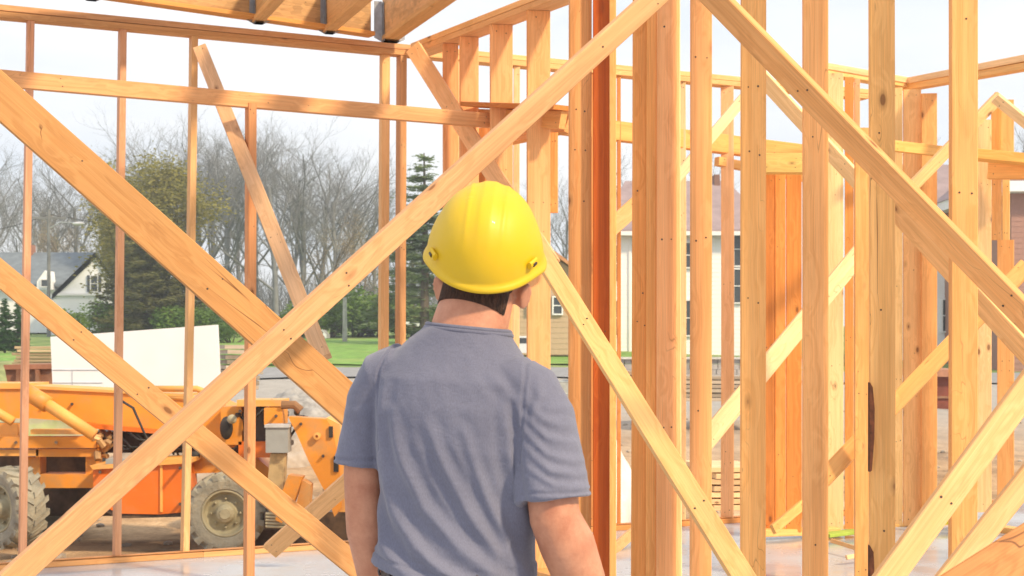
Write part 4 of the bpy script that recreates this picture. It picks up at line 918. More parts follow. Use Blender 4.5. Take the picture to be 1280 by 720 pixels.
# dense evergreen below the olive tree
def conifer(name, seed, H, Rb, mat, n, ls, gap=.0, tiers=26):
    rr = random.Random(seed); root = bpy.data.objects.new(name, None); C.objects.link(root)
    bm = bmesh.new(); tube(bm, [(0, 0, -.2), (.05, 0, H*.5), (0, .03, H*.98)], [H*.018, H*.011, H*.002], 8)
    lv = []; lf = []
    for t in range(tiers):
        f = (t+.5)/tiers; z = H*(.06+.92*f); L0 = Rb*(1-f)**.75
        for b in range(rr.randint(5, 8)):
            if rr.random() < gap: continue
            a = rr.uniform(0, 6.283); Ln = L0*rr.uniform(.55, 1.15); dr = rr.uniform(-.15, .18)
            e = Vector((math.cos(a)*Ln, math.sin(a)*Ln, Ln*dr)); p0 = Vector((0, 0, z))
            tube(bm, [p0, p0+e*.5+Vector((0, 0, .04*Ln)), p0+e], [.035, .02, .006], 4, cap=False)
            m = max(3, int(n*Ln/Rb/(tiers*6)*2))
            for k in range(m):
                q = p0+e*(rr.random()**.6)+Vector((rr.gauss(0, .11), rr.gauss(0, .11), rr.gauss(-.03, .07)))*Rb*.55
                s, u = frame_of(Vector((rr.gauss(0, 1), rr.gauss(0, 1), rr.gauss(0, 1)))); w_ = ls*rr.uniform(.6, 1.3); i = len(lv)
                lv += [q-s*w_, q+u*w_*.3, q+s*w_, q-u*w_*.3]; lf.append((i, i+1, i+2, i+3))
    mesh_obj('trunk', bm, BARKD, root); raw_obj('crown', lv, lf, mat, root); return root
eg = conifer('evergreen_tree', 3, 9, 3.0, LDK, 15000, .16)
put(eg, 188, 78, 268, 'dark dense evergreen under the broad olive tree', 'tree', None, 0, H=9, wide=1.2)
put(eg, 226, 80, 305, 'dark evergreen at the right side of the olive tree', 'tree', None, 2, H=9, wide=1.5)
put(eg, 158, 82, 300, 'dark evergreen between the white gabled house and the olive tree', 'tree', None, 4, H=9, wide=1.2)
pn = conifer('pine_tree', 8, 12, 2.6, LPN, 15000, .14, .3, 18)
put(pn, 530, 74, 186, 'loose-branched green pine between the paired thin studs and the helmet', 'tree', None, 0, H=12, wide=1.5)
put(pn, 516, 90, 268, 'second, shorter pine just left of the loose-branched one', 'tree', None, 2, H=12, wide=1.3)
ar = conifer('arborvitae', 14, 4, .9, leafmat('hedge_green', (.02, .075, .015), (.05, .14, .03)), 7000, .09, 0, 24)
for i, (px, lb) in enumerate(((-14, 'dark clipped conifer at the left edge, half outside'), (6, 'dark narrow conifer left of the first thin stud'), (22, 'dark narrow conifer directly left of its pale neighbour stud'))):
    put(ar, px, 62, 368+i*3, lb, 'conifer', None, i, H=4, wide=1.15)
def bush(name, seed, mat, n=7000, ls=.07):
    rr = random.Random(seed); root = bpy.data.objects.new(name, None); C.objects.link(root)
    cs = [(Vector((rr.uniform(-.75, .75), rr.uniform(-.6, .6), rr.uniform(.3, .75))), rr.uniform(.25, .45)) for _ in range(12)]
    bm = bmesh.new()
    for c, r_ in cs: tube(bm, [(c.x*.1, c.y*.1, -.05), (c.x*.5, c.y*.5, c.z*.5), tuple(c)], [.025, .015, .006], 5, cap=False)
    vs = []; fs = []
    for k in range(n):
        c, r_ = rr.choice(cs); d = Vector((rr.gauss(0, 1), rr.gauss(0, 1), rr.gauss(0, 1))).normalized(); q = c+d*r_*rr.uniform(.6, 1.08)*(1+.2*noise.noise(d*3+c))
        if q.z < 0: continue
        s, u = frame_of(Vector((rr.gauss(0, 1), rr.gauss(0, 1), rr.gauss(0, 1)))); w_ = ls*rr.uniform(.5, 1.2); i = len(vs)
        vs += [q-s*w_*.5, q+u*w_*.35, q+s*w_*.5, q-u*w_*.35]; fs.append((i, i+1, i+2, i+3))
    mesh_obj('stems', bm, BARKD, root); raw_obj('foliage', vs, fs, mat, root); return root
bh = bush('bush', 2, LGR); bh2 = bush('bush', 6, LGR)
for i, (r_, px, D, top, wd, lb) in enumerate(((bh, 128, 80, 374, 1.0, 'rounded bright green bush in front of the white gabled house'), (bh2, 255, 78, 378, 1.3, 'green bush right of the dark evergreens'), (bh, 290, 76, 398, 1.2, 'low green bush above the right end of the white panel'),
        (bh2, 408, 88, 366, 1.1, 'green bush left of the pale pole'), (bh, 444, 90, 356, 1.2, 'tallest green bush right of the pale pole'), (bh2, 470, 92, 372, 1.1, 'green bush at the foot of the paired thin studs'), (bh, 544, 86, 378, 1.2, 'green bush left of the worker collar'), (bh2, 380, 92, 384, 1.0, 'small green bush at the left end of the bush row by the lawn'),
        (bh2, 1276, 30, 541, .9, 'small shrub on the yard at the right edge'))):
    put(r_, px, D, top, lb, 'bush', None, i*1.3, H=1.1, wide=wd*1.15)
# poles and wires
def pole(px, D, y0, label, r_=.13, arms=True):
    b = P(px, 430, D); b.z = hgt(b.x, D)-.1; t = P(px, y0, D); e_ = empty('utility_pole', b, label, 'pole')
    bm = bmesh.new(); tube(bm, [b, t], [r_, r_*.75], 10); mesh_obj('shaft', bm, BIRCH if not arms else BARK, e_)
    if arms:
        mesh_obj('crossarm', box3(bmesh.new(), (t.x-1.1, D-.07, t.z-.6), (t.x+1.1, D+.07, t.z-.45)), BARK, e_)
        bm = bmesh.new(); tube(bm, [(t.x, D, t.z-1.2), (t.x+.8, D-.1, t.z-.8), (t.x+1.7, D-.2, t.z-.85)], .035, 6); mesh_obj('lamp_arm', bm, STEEL, e_)
        bm = bmesh.new(); bmesh.ops.create_icosphere(bm, subdivisions=2, radius=1, matrix=Matrix.Translation((t.x+1.95, D-.2, t.z-.9)) @ Matrix.Diagonal((.4, .18, .12, 1))); mesh_obj('lamp_head', bm, TRIM, e_, True)
    return e_
pole(61, 90, 262, 'utility pole with a small street lamp in front of the white gabled house')
pole(431, 78, 372, 'short pale pole standing in front of the green bushes', .14, False)
for i, (a, b_, lb) in enumerate(((P(-200, 262, 90), P(61, 268, 90), 'overhead wire left of the utility pole'), (P(61, 268, 90), P(560, 285, 130), 'overhead wire running right from the utility pole'))):
    bm = bmesh.new(); tube(bm, [a.lerp(b_, k/12)-Vector((0, 0, 1.4*4*(k/12)*(1-k/12))) for k in range(13)], .022, 4); tag(mesh_obj('wire', bm, BLK, None), lb, 'wire')

# ------------------------------------------------------------------ the worker
SKIN = None
def skin_mat():
    m, n, b = mat_new('skin'); g = N(n, 'ShaderNodeTexCoord')
    z = N(n, 'ShaderNodeTexNoise'); z.inputs['Scale'].default_value = 14; z.inputs['Detail'].default_value = 6; n.links.new(g.outputs['Object'], z.inputs[0])
    r = N(n, 'ShaderNodeValToRGB'); r.color_ramp.elements[0].position = .3; r.color_ramp.elements[0].color = (.42, .16, .09, 1); r.color_ramp.elements[1].position = .66; r.color_ramp.elements[1].color = (.60, .29, .18, 1); z.inputs['Roughness'].default_value = .7
    n.links.new(z.outputs['Fac'], r.inputs[0]); n.links.new(r.outputs[0], b.inputs['Base Color']); b.inputs['Roughness'].default_value = .5
    b.inputs['Subsurface Weight'].default_value = .05; b.inputs['Subsurface Radius'].default_value = (1, .35, .2); b.inputs['Subsurface Scale'].default_value = .012
    z2 = N(n, 'ShaderNodeTexNoise'); z2.inputs['Scale'].default_value = 160; z2.inputs['Detail'].default_value = 4; n.links.new(g.outputs['Object'], z2.inputs[0])
    bp = N(n, 'ShaderNodeBump'); bp.inputs['Strength'].default_value = .25; bp.inputs['Distance'].default_value = .002; n.links.new(z2.outputs['Fac'], bp.inputs['Height']); n.links.new(bp.outputs[0], b.inputs['Normal'])
    return m
def cloth_mat():
    m, n, b = mat_new('tshirt_cotton'); g = N(n, 'ShaderNodeTexCoord'); lk = n.links.new
    z = N(n, 'ShaderNodeTexNoise'); z.inputs['Scale'].default_value = 5; z.inputs['Detail'].default_value = 5; lk(g.outputs['Object'], z.inputs[0])
    f = N(n, 'ShaderNodeTexNoise'); f.inputs['Scale'].default_value = 420; f.inputs['Detail'].default_value = 3; fm = N(n, 'ShaderNodeMapping'); fm.inputs['Scale'].default_value = (1, 1, .35); lk(g.outputs['Object'], fm.inputs[0]); lk(fm.outputs[0], f.inputs[0])
    r = N(n, 'ShaderNodeValToRGB'); r.color_ramp.elements[0].position = .3; r.color_ramp.elements[0].color = (.135, .140, .200, 1); r.color_ramp.elements[1].position = .72; r.color_ramp.elements[1].color = (.180, .186, .255, 1)
    lk(z.outputs['Fac'], r.inputs[0]); mr = N(n, 'ShaderNodeMapRange'); mr.inputs[1].default_value = .3; mr.inputs[2].default_value = .7; mr.inputs[3].default_value = .9; mr.inputs[4].default_value = 1.1; lk(f.outputs['Fac'], mr.inputs[0])
    s_ = N(n, 'ShaderNodeVectorMath', operation='SCALE'); lk(r.outputs[0], s_.inputs[0]); lk(mr.outputs[0], s_.inputs[3]); lk(s_.outputs[0], b.inputs['Base Color'])
    b.inputs['Roughness'].default_value = .92; b.inputs['Sheen Weight'].default_value = .25; b.inputs['Sheen Roughness'].default_value = .5; b.inputs['Specular IOR Level'].default_value = .2
    bp = N(n, 'ShaderNodeBump'); bp.inputs['Strength'].default_value = .3; bp.inputs['Distance'].default_value = .0015; lk(f.outputs['Fac'], bp.inputs['Height'])
    c = N(n, 'ShaderNodeTexNoise'); c.inputs['Scale'].default_value = 26; c.inputs['Detail'].default_value = 4; c.inputs['Distortion'].default_value = 1.2; cm = N(n, 'ShaderNodeMapping'); cm.inputs['Scale'].default_value = (.6, .6, 1.2); lk(g.outputs['Object'], cm.inputs[0]); lk(cm.outputs[0], c.inputs[0])
    b2 = N(n, 'ShaderNodeBump'); b2.inputs['Strength'].default_value = .35; b2.inputs['Distance'].default_value = .006; lk(c.outputs['Fac'], b2.inputs['Height']); lk(bp.outputs[0], b2.inputs['Normal']); lk(b2.outputs[0], b.inputs['Normal'])
    return m
SKIN = skin_mat(); SHIRT = cloth_mat()
HATM = plain('yellow_helmet_plastic', (.70, .46, .005), .5, var=.03, scale=6, bump=.02, bscale=60, coat=.05, dirt=(.62, .43, .03), dirt_amt=.35, dscale=9)
HAIR = plain('short_dark_hair', (.065, .028, .016), .85, var=.5, scale=160, bump=.8, bscale=300, stretch=(1, 1, .3))
DENIM = plain('dark_trousers', (.035, .028, .03), .85, var=.25, scale=30, bump=.2, bscale=200); BELT = plain('belt_leather', (.03, .014, .012), .45, var=.2, scale=10)
BOOT = plain('boot_leather', (.16, .09, .04), .7, var=.3)
YAW = -17
wk = empty('person', (-.105, 3.15, 0), 'worker seen from behind in grey-blue T-shirt and yellow hard hat looking up right', 'person')
WM = Matrix.Translation((-.105, 3.15, 0)) @ Matrix.Rotation(R(YAW), 4, 'Z')
def fuse(name, bm, mat, parent, vox, smooth_it, disp=None):
    bmesh.ops.recalc_face_normals(bm, faces=bm.faces)
    me = bpy.data.meshes.new('tmp'); bm.to_mesh(me); bm.free(); o = bpy.data.objects.new('tmp', me); C.objects.link(o)
    m = o.modifiers.new('r', 'REMESH'); m.mode = 'VOXEL'; m.voxel_size = vox
    s_ = o.modifiers.new('s', 'SMOOTH'); s_.factor = .5; s_.iterations = smooth_it
    bpy.context.view_layer.update(); dgp = bpy.context.evaluated_depsgraph_get(); out = bpy.data.meshes.new_from_object(o.evaluated_get(dgp))
    bpy.data.objects.remove(o)
    if disp:
        nn = [v.normal.copy() for v in out.vertices]
        for v, n_ in zip(out.vertices, nn): v.co += disp(v.co.copy(), n_)
    out.name = name; out.materials.clear(); out.materials.append(mat)
    for p in out.polygons: p.use_smooth = True
    r = bpy.data.objects.new(name, out); C.objects.link(r)
    return place(r, parent, WM)
# --- body (skin), one continuous mesh: head, neck, torso, arms, hands, legs, feet
HM = Matrix.Translation((.030, .045, 1.608)) @ Matrix.Rotation(R(13), 4, 'Z') @ Matrix.Rotation(R(25), 4, 'X') @ Matrix.Rotation(R(6), 4, 'Y')
def hp(x, y, z): return HM @ Vector((x, y, z))
body = bmesh.new()
def ell(bm, c, r_, M=None, sub=3):
    bmesh.ops.create_icosphere(bm, subdivisions=sub, radius=1, matrix=(M or Matrix.Identity(4)) @ Matrix.Translation(c) @ Matrix.Diagonal((*r_, 1)))
ell(body, (0, -.005, .03), (.081, .100, .098), HM); ell(body, (0, .022, -.035), (.064, .074, .085), HM)      # skull, face
ell(body, (0, .075, -.085), (.03, .025, .022), HM)                                                           # chin
tube(body, [hp(0, .088, .0), hp(0, .104, -.022), hp(0, .112, -.038), hp(0, .09, -.047)], [.008, .011, .014, .008], 8)   # nose
tube(body, [hp(-.022, .088, -.062), hp(0, .097, -.061), hp(.022, .088, -.062)], [.004, .008, .004], 6)
for sg in (-1, 1):
    tube(body, [hp(sg*.074, -.008, -.034), hp(sg*.092, -.018, -.036), hp(sg*.101, -.026, -.037)], [(.015, .028), (.018, .031), (.019, .033)], 12, side=HM.to_3x3() @ Vector((0, 1, 0)))
    ell(body, (sg*.031, .082, .012), (.018, .012, .007), HM, 2)
tube(body, [(.0, -.02, 1.40), (.006, -.010, 1.46), (.014, .005, 1.50), (.024, .02, 1.55), (.03, .035, 1.61)], [(.09, .07), (.086, .074), (.085, .076), (.080, .077), (.06, .07)], 20, side=(1, 0, 0))
tube(body, [(-.02, 0, .86), (-.02, .0, 1.0), (-.01, -.005, 1.15), (0, -.005, 1.3), (0, -.01, 1.40), (0, -.01, 1.47)], [(.165, .11), (.15, .10), (.155, .105), (.175, .115), (.16, .095), (.06, .05)], 24, side=(1, 0, 0))
def hand(bm, wr, d, palm_n, side_s, sc=1.0):
    """wr wrist, d direction to the fingers, palm_n normal of the palm, side_s thumb side direction"""
    d = d.normalized(); t = side_s.normalized(); n_ = palm_n.normalized()
    tube(bm, [wr-d*.01, wr+d*.03, wr+d*.07, wr+d*.098], [(.028, .019), (.036, .018), (.042, .016), (.040, .013)], 14, side=t)
    for i, (o_, ln, r_) in enumerate(((.031, .072, .0095), (.0105, .08, .0098), (-.0105, .075, .0093), (-.031, .058, .0083))):
        b0 = wr+d*(.085-.004*abs(i-1))+t*o_; c = [b0]; dd = (d+t*(o_*1.2)).normalized()
        for s_, bend in ((.30, .18), (.42, .38), (.28, .35)):
            dd = (dd+n_*bend).normalized(); c.append(c[-1]+dd*ln*s_*1.15)
        tube(bm, c, [r_, r_*.98, r_*.92, r_*.75], 10)
    b0 = wr+d*.025+t*.026; p1 = b0+(d*.5+t*.75+n_*.25).normalized()*.04; p2 = p1+(d*.85+t*.3+n_*.3).normalized()*.033; p3 = p2+(d*.9+n_*.3).normalized()*.025
    tube(bm, [b0, p1, p2, p3], [.016, .013, .011, .0085], 10)
SH = {1: [(.145, -.01, 1.365), (.194, -.03, 1.28), (.212, -.045, 1.15), (.220, -.048, 1.08), (.243, -.03, 1.02), (.266, .005, .93), (.276, .035, .83), (.279, .05, .785)],
      -1: [(-.17, -.01, 1.395), (-.225, .0, 1.30), (-.237, .0, 1.16), (-.235, .0, 1.09), (-.232, .012, 1.03), (-.225, .04, .93), (-.215, .07, .83), (-.21, .085, .785)]}
RA = [(.045, .05), (.048, .05), (.048, .053), (.047, .053), (.052, .054), (.047, .046), (.034, .030), (.029, .023)]
for sg in (1, -1):
    k = 1.16 if sg > 0 else 1.02
    tube(body, SH[sg], [(a*k, b*k) for a, b in RA], 20, side=(1, 0, 0))
    a_, b_ = Vector(SH[sg][-2]), Vector(SH[sg][-1]); hand(body, b_, b_-a_, Vector((-sg, .0, -.05)), Vector((-sg*.15, 1, .1)))
for sg in (1, -1):
    tube(body, [(sg*.085-.02, 0, .93), (sg*.10-.02, .0, .80), (sg*.105, .01, .5), (sg*.11, -.015, .3), (sg*.11, -.01, .10), (sg*.11, .0, .04)], [.095, .088, .058, .055, .042, .045], 18)
    tube(body, [(sg*.11, -.05, .045), (sg*.115, .05, .045), (sg*.125, .16, .03)], [(.036, .04), (.04, .035), (.03, .02)], 14)
fuse('body', body, SKIN, wk, .0055, 5)
# --- eyes
for sg in (-1, 1):
    bm = bmesh.new(); ell(bm, (sg*.031, .083, .0), (.0125, .0125, .0115), HM, 3); mesh_obj('eye', bm, plain('eye_white', (.7, .68, .65), .2, var=.02), wk, True, WM)
# --- short hair round the back of the skull, below the helmet
hb = bmesh.new(); bmesh.ops.create_uvsphere(hb, u_segments=64, v_segments=48, radius=1, matrix=Matrix.Diagonal((.0855, .106, .104, 1)))
dl = []
for v in hb.verts:
    x, y, z = v.co; lim = -.066 if y < -.05 else (-.066+(y+.05)*3.2 if y < .0 else .08)
    lim += .003*noise.noise(Vector((x*60, y*60, 0)))
    if z < lim: dl.append(v)
bmesh.ops.delete(hb, geom=dl, context='VERTS')
for v in hb.verts:
    v.co += Vector((0, -.005, .028)); v.co *= 1+.006*noise.noise(v.co*90)
bmesh.ops.transform(hb, matrix=HM, verts=hb.verts)
bmesh.ops.solidify(hb, geom=hb.faces[:], thickness=.006)
mesh_obj('hair', hb, HAIR, wk, True, WM)
ne = bmesh.new(); HX = -.008; HZ_ = -.045   # nape hair that thins towards the neck
tube(ne, [(.018, .010, 1.517), (.021, .016, 1.532), (.025, .026, 1.555), (.030, .038, 1.59)], [(.0850, .0785), (.0850, .083), (.0845, .091), (.083, .098)], 40, side=(1, 0, 0), cap=False)
bmesh.ops.delete(ne, geom=[v for v in ne.verts if v.co.y > -.018+(v.co.z-1.51)*.5], context='VERTS')
bmesh.ops.solidify(ne, geom=ne.faces[:], thickness=.004)
mesh_obj('nape_hair', ne, HAIR, wk, True, WM)
# --- T-shirt
sb = bmesh.new()
def ring_tube(bm, secs, n=48):
    """secs: (cx, cy, cz, rx, ry, tilt) horizontal rings, superelliptic"""
    rings = []
    for cx, cy, cz, rx, ry, tl, ex in secs:
        r_ = []
        for k in range(n):
            a = 2*math.pi*k/n; c_, s_ = math.cos(a), math.sin(a)
            x = rx*math.copysign(abs(c_)**ex, c_); y = ry*math.copysign(abs(s_)**ex, s_)
            r_.append(bm.verts.new((cx+x, cy+y, cz+tl*x)))
        rings.append(r_)
    for a, b in zip(rings, rings[1:]):
        for k in range(n): bm.faces.new((a[k], a[(k+1) % n], b[(k+1) % n], b[k]))
    bm.faces.new(rings[0][::-1]); bm.faces.new(rings[-1])
ring_tube(sb, [(-.028, .0, .928, .186, .134, -.20, .9), (-.026, .0, .962, .183, .131, -.14, .9), (-.022, 0, 1.03, .176, .125, -.05, .88), (-.016, -.003, 1.12, .178, .124, 0, .86), (-.008, -.008, 1.22, .190, .130, 0, .84),
    (-.006, -.012, 1.31, .194, .130, -.03, .82), (-.004, -.015, 1.37, .190, .118, -.06, .84), (-.004, -.014, 1.41, .166, .100, -.08, .88), (.000, -.010, 1.444, .132, .092, -.08, .92), (.006, -.007, 1.470, .108, .087, -.09, 1.0), (.010, -.003, 1.483, .096, .084, -.10, 1.0)])
sl_r = [(.11, -.012, 1.375), (.150, -.02, 1.345), (.184, -.032, 1.285), (.204, -.042, 1.21), (.215, -.047, 1.145), (.219, -.049, 1.118)]
sl_l = [(-.13, -.01, 1.40), (-.175, -.006, 1.375), (-.212, .0, 1.315), (-.232, .002, 1.25), (-.242, .002, 1.20), (-.245, .002, 1.175)]
tube(sb, sl_r, [(.060, .085), (.073, .086), (.077, .084), (.076, .080), (.078, .080), (.080, .082)], 28, side=(1, .1, .5))
tube(sb, sl_l, [(.058, .08), (.068, .078), (.066, .074), (.062, .070), (.063, .070), (.065, .072)], 28, side=(1, 0, -.5))
def seg_d(p, a, b):
    ab = b-a; t = max(0, min(1, (p-a).dot(ab)/ab.length_squared)); return (p-(a+ab*t)).length, t
V2 = lambda x, z: Vector((x, z))
folds = [  # polyline in (x, z) of the back, width, height
    ([V2(-.13, 1.30), V2(-.10, 1.20), V2(-.05, 1.10), V2(.03, 1.015), V2(.14, .93)], .011, .011),
    ([V2(-.04, 1.29), V2(.0, 1.19), V2(.05, 1.09), V2(.11, 1.0), V2(.17, .93)], .010, .010),
    ([V2(-.165, 1.20), V2(-.13, 1.09), V2(-.07, 1.01), V2(.02, .945), V2(.09, .915)], .012, .011),
    ([V2(-.19, 1.10), V2(-.16, 1.01), V2(-.09, .955), V2(.0, .915)], .012, .011),
    ([V2(.045, 1.27), V2(.085, 1.13), V2(.13, 1.01), V2(.165, .93)], .008, .008),
    ([V2(.13, 1.33), V2(.135, 1.22), V2(.15, 1.10), V2(.165, .99)], .009, .011),
    ([V2(-.10, 1.06), V2(-.03, .985), V2(.06, .93)], .007, .006),
    ([V2(.10, 1.38), V2(.15, 1.33), V2(.165, 1.27)], .008, .006),
    ([V2(-.15, 1.36), V2(-.16, 1.28), V2(-.15, 1.2)], .010, .008),
    ([V2(.17, 1.30), V2(.22, 1.255), V2(.28, 1.24)], .006, .0045), ([V2(.17, 1.27), V2(.22, 1.22), V2(.29, 1.20)], .006, .0045),
    ([V2(.18, 1.23), V2(.23, 1.185), V2(.30, 1.175)], .006, .0045), ([V2(.18, 1.19), V2(.24, 1.155), V2(.30, 1.15)], .005, .004), ([V2(.17, 1.335), V2(.21, 1.29), V2(.27, 1.275)], .007, .004),
    ([V2(.19, 1.38), V2(.2, 1.34), V2(.185, 1.29)], .006, .005)]
SEAMS = [[V2(.15, 1.45), V2(.168, 1.38), V2(.166, 1.30), V2(.158, 1.20)], [V2(-.15, 1.46), V2(-.172, 1.39), V2(-.168, 1.31), V2(-.165, 1.22)], [V2(.19, 1.138), V2(.34, 1.138)], [V2(-.19, 1.192), V2(-.34, 1.192)], [V2(-.22, .992), V2(0, .955), V2(.2, .915)]]
def shirt_disp(p, n_):
    q = V2(p.x, p.z); d = 0
    if n_.y < .35:
        k = min(1, (.35-n_.y)/.5)
        for pl, wd, hh in folds:
            best = 9; bt = 0
            for i in range(len(pl)-1):
                dd, t = seg_d(q, pl[i], pl[i+1])
                if dd < best: best = dd; bt = (i+t)/(len(pl)-1)
            if best < wd*5:
                env = math.sin(math.pi*min(1, max(0, bt*.92+.04)))**.6
                d += .72*k*hh*env*(math.exp(-(best/(wd*1.15))**2)-.5*math.exp(-((best-wd*2.4)/(wd*1.2))**2))
    d += .0045*noise.noise(Vector((p.x*9+p.z*5, p.y*9, p.z*6)))+.0016*noise.noise(Vector((p.x*34+p.z*16, p.y*30, p.z*22)))
    for pl in SEAMS:
        dd = min(seg_d(q, a_, b_)[0] for a_, b_ in zip(pl, pl[1:]))
        if dd < .012: d += -.0028*math.exp(-(dd/.0035)**2)+.0012*math.exp(-((dd-.007)/.003)**2)
    if abs(p.x) > .19 and p.z < 1.35: d += .0010*noise.noise(Vector((p.x*14, p.y*14, p.z*62)))
    if p.z < .97: d += .005*noise.noise(Vector((p.x*22, p.y*22, p.z*14)))
    return n_*d
fuse('t_shirt', sb, SHIRT, wk, .004, 8, shirt_disp)
# collar rib, cuff hems
bm = bmesh.new()
def torus_path(bm, pts, rr_, n=8):
    pts = [Vector(p) for p in pts]; m = len(pts); rings = []
    for i, p in enumerate(pts):
        d = (pts[(i+1) % m]-pts[i-1]).normalized(); s, u = frame_of(d)
        rings.append([bm.verts.new(p+s*rr_*math.cos(6.2832*k/n)+u*rr_*1.0*math.sin(6.2832*k/n)) for k in range(n)])
    for i in range(m):
        a, b = rings[i], rings[(i+1) % m]
        for k in range(n): bm.faces.new((a[k], a[(k+1) % n], b[(k+1) % n], b[k]))
for kk, (zz, ex) in enumerate(((1.4795, .0965), (1.4865, .0935))):
    torus_path(bm, [(.010+ex*math.cos(a), -.001+(ex-.011)*math.sin(a), zz-.10*ex*math.cos(a)-.012*max(0, math.sin(a))) for a in [6.2832*k/56 for k in range(56)]], .0048)
mesh_obj('collar', bm, SHIRT, wk, True, WM)
# --- trousers, belt, boots
tb = bmesh.new()
ring_tube(tb, [(-.02, 0, .80, .172, .118, 0, .9), (-.02, 0, .90, .160, .108, 0, .9), (-.02, 0, .965, .150, .10, 0, .9)])
for sg in (1, -1): tube(tb, [(sg*.085-.02, 0, .90), (sg*.098-.015, .0, .78), (sg*.11, .012, .5), (sg*.115, -.005, .28), (sg*.115, -.005, .075)], [(.095, .115), (.098, .112), (.076, .082), (.072, .078), (.07, .08)], 24, side=(1, 0, 0))
fuse('trousers', tb, DENIM, wk, .008, 4, lambda p, n_: n_*.006*noise.noise(p*14))
bm = bmesh.new()
ring_tube(bm, [(-.02, 0, .928, .168, .116, 0, .9), (-.02, 0, .931, .172, .120, 0, .9), (-.02, 0, .966, .168, .115, 0, .9), (-.02, 0, .969, .16, .107, 0, .9)]); mesh_obj('belt', bm, BELT, wk, True, WM)
for a in (200, 225, 250, 270, 300, 330):
    x = -.02+.172*math.cos(R(a)); y = .121*math.sin(R(a)); bm = bmesh.new(); tube(bm, [(x*1.0, y*1.0, .920), (x*1.03, y*1.03, .945), (x*1.0, y*1.0, .972)], [(.006, .003)]*3, 8, side=(math.cos(R(a+90)), math.sin(R(a+90)), 0)); mesh_obj('belt_loop', bm, plain('loop_stitch', (.10, .085, .09), .8) if a == 200 else bpy.data.materials['loop_stitch'], wk, False, WM)
for sg in (1, -1):
    bt = bmesh.new(); x = sg*.115
    tube(bt, [(x, -.005, .19), (x, -.005, .10), (x, .0, .06)], [(.056, .062), (.055, .06), (.05, .07)], 20, side=(1, 0, 0))
    tube(bt, [(x, -.075, .045), (x, .02, .05), (x+sg*.008, .12, .045), (x+sg*.012, .20, .035)], [(.038, .04), (.048, .046), (.052, .04), (.04, .03)], 18, side=(1, 0, 0))
    bo = fuse('boot', bt, BOOT, wk, .006, 3)
    sm_ = bmesh.new(); tube(sm_, [(x, -.115, .014), (x, -.08, .014), (x, .0, .014), (x+sg*.008, .13, .014), (x+sg*.012, .23, .014), (x+sg*.012, .245, .014)], [(.02, .013), (.042, .014), (.044, .014), (.056, .014), (.036, .014), (.01, .012)], 14, side=(1, 0, 0)); mesh_obj('boot_sole', sm_, BLK, bo, True, WM)
# --- helmet
HT = HM @ Matrix.Translation((0, .0, .055)) @ Matrix.Rotation(R(9), 4, 'X')
hz = bmesh.new(); nu, nv = 128, 40; rings = []
AX, AY, AZ = .120, .148, .146
for j in range(nv+1):
    f = j/nv; th = f*math.pi/2; r_ = []
    for i in range(nu):
        a = 2*math.pi*i/nu; cx, cy = math.cos(a), math.sin(a)
        rad = math.cos(th)**.80; hz_ = math.sin(th)**1.0
        x = AX*cx*rad; y = AY*cy*rad; z = AZ*hz_-.0
        # three raised ribs from front to back over the crown
        if f > .22:
            k = min(1, (f-.22)/.25)*max(0, min(1, (1.02-abs(y)/AY)*3))
            for rx, hh, ww in ((0, .0030, .022), (-.040, .0022, .005), (.040, .0022, .005)):
                z += k*hh*max(0, min(1, (1-abs(x-rx)/ww)*2.2))
        # side bulges above the ears
        b_ = math.exp(-((a % math.pi)/.34)**2)+math.exp(-(((a % math.pi)-math.pi)/.34)**2)
        if f < .35: x += math.copysign(.010*b_*(1-f/.35)**.8, cx)
        r_.append(hz.verts.new((x, y, z)))
    rings.append(r_)
for a, b in zip(rings, rings[1:]):
    for k in range(nu): hz.faces.new((a[k], a[(k+1) % nu], b[(k+1) % nu], b[k]))
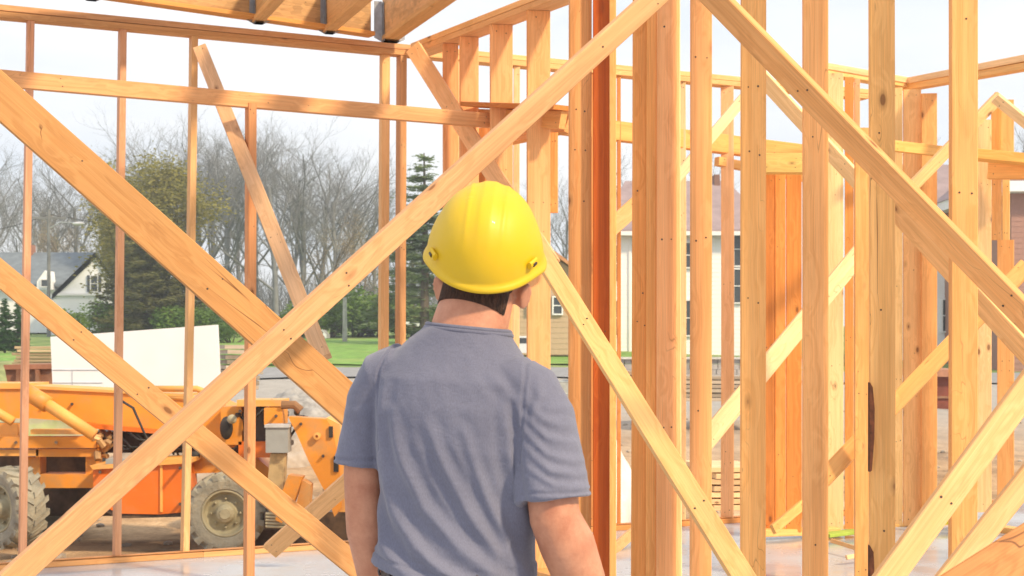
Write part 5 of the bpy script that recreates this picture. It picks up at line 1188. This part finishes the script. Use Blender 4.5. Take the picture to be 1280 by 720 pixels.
# flared gutter rim and short peak in front
prev = rings[0]
for (o_, z) in ((.0045, -.004), (.0085, -.009), (.0085, -.015), (.004, -.018), (-.003, -.015), (-.006, -.002)):
    r_ = []
    for i in range(nu):
        a = 2*math.pi*i/nu; cx, cy = math.cos(a), math.sin(a); pk = max(0, cy)**3*.045*(1 if o_ > 0 else .0)
        bb = math.exp(-((a % math.pi)/.34)**2)+math.exp(-(((a % math.pi)-math.pi)/.34)**2)
        r_.append(hz.verts.new(((AX+o_)*cx+math.copysign(.010*bb, cx), (AY+o_+pk)*cy, z-.012*bb-.01*max(0, cy)**3)))
    for k in range(nu): hz.faces.new((prev[k], r_[k], r_[(k+1) % nu], prev[(k+1) % nu]))
    prev = r_
bmesh.ops.remove_doubles(hz, verts=rings[-1], dist=.002)
bmesh.ops.transform(hz, matrix=HT, verts=hz.verts)
hat = mesh_obj('hard_hat', hz, HATM, wk, True, WM)
for sg in (-1, 1):      # accessory slots near the rim
    bm = bmesh.new(); x0 = sg*(AX+.005)
    pts_ = [HT @ Vector((sg*(AX*math.cos(a))*1.045, AY*math.sin(a)*1.03, .024)) for a in (-.62, -.52, -.42)]
    tube(bm, pts_, [(.006, .009)]*3, 8, side=HT.to_3x3() @ Vector((1, 0, 0))); mesh_obj('slot_lug', bm, HATM, hat, False, WM)
    bm = bmesh.new(); pts_ = [HT @ Vector((sg*(AX*math.cos(a))*1.09, AY*math.sin(a)*1.075, .024)) for a in (-.56, -.52, -.48)]
    tube(bm, pts_, [(.003, .004)]*3, 8, side=HT.to_3x3() @ Vector((1, 0, 0))); mesh_obj('slot', bm, BELT, hat, False, WM)

# ------------------------------------------------------------------ haze
HZD = .0014
bm = box3(bmesh.new(), (-1000, -45, -2.2), (1000, 420, 40))
hm = bpy.data.materials.new('haze'); hm.use_nodes = True; hn = hm.node_tree; hn.nodes.clear()
ho = hn.nodes.new('ShaderNodeOutputMaterial'); hv = hn.nodes.new('ShaderNodeVolumePrincipled'); hv.inputs['Color'].default_value = (.86, .93, 1, 1); hv.inputs['Density'].default_value = HZD; hv.inputs['Anisotropy'].default_value = .2
hn.links.new(hv.outputs[0], ho.inputs['Volume'])
tag(mesh_obj('haze', bm, hm), 'thin pale haze over the whole yard', 'haze', kind='stuff')
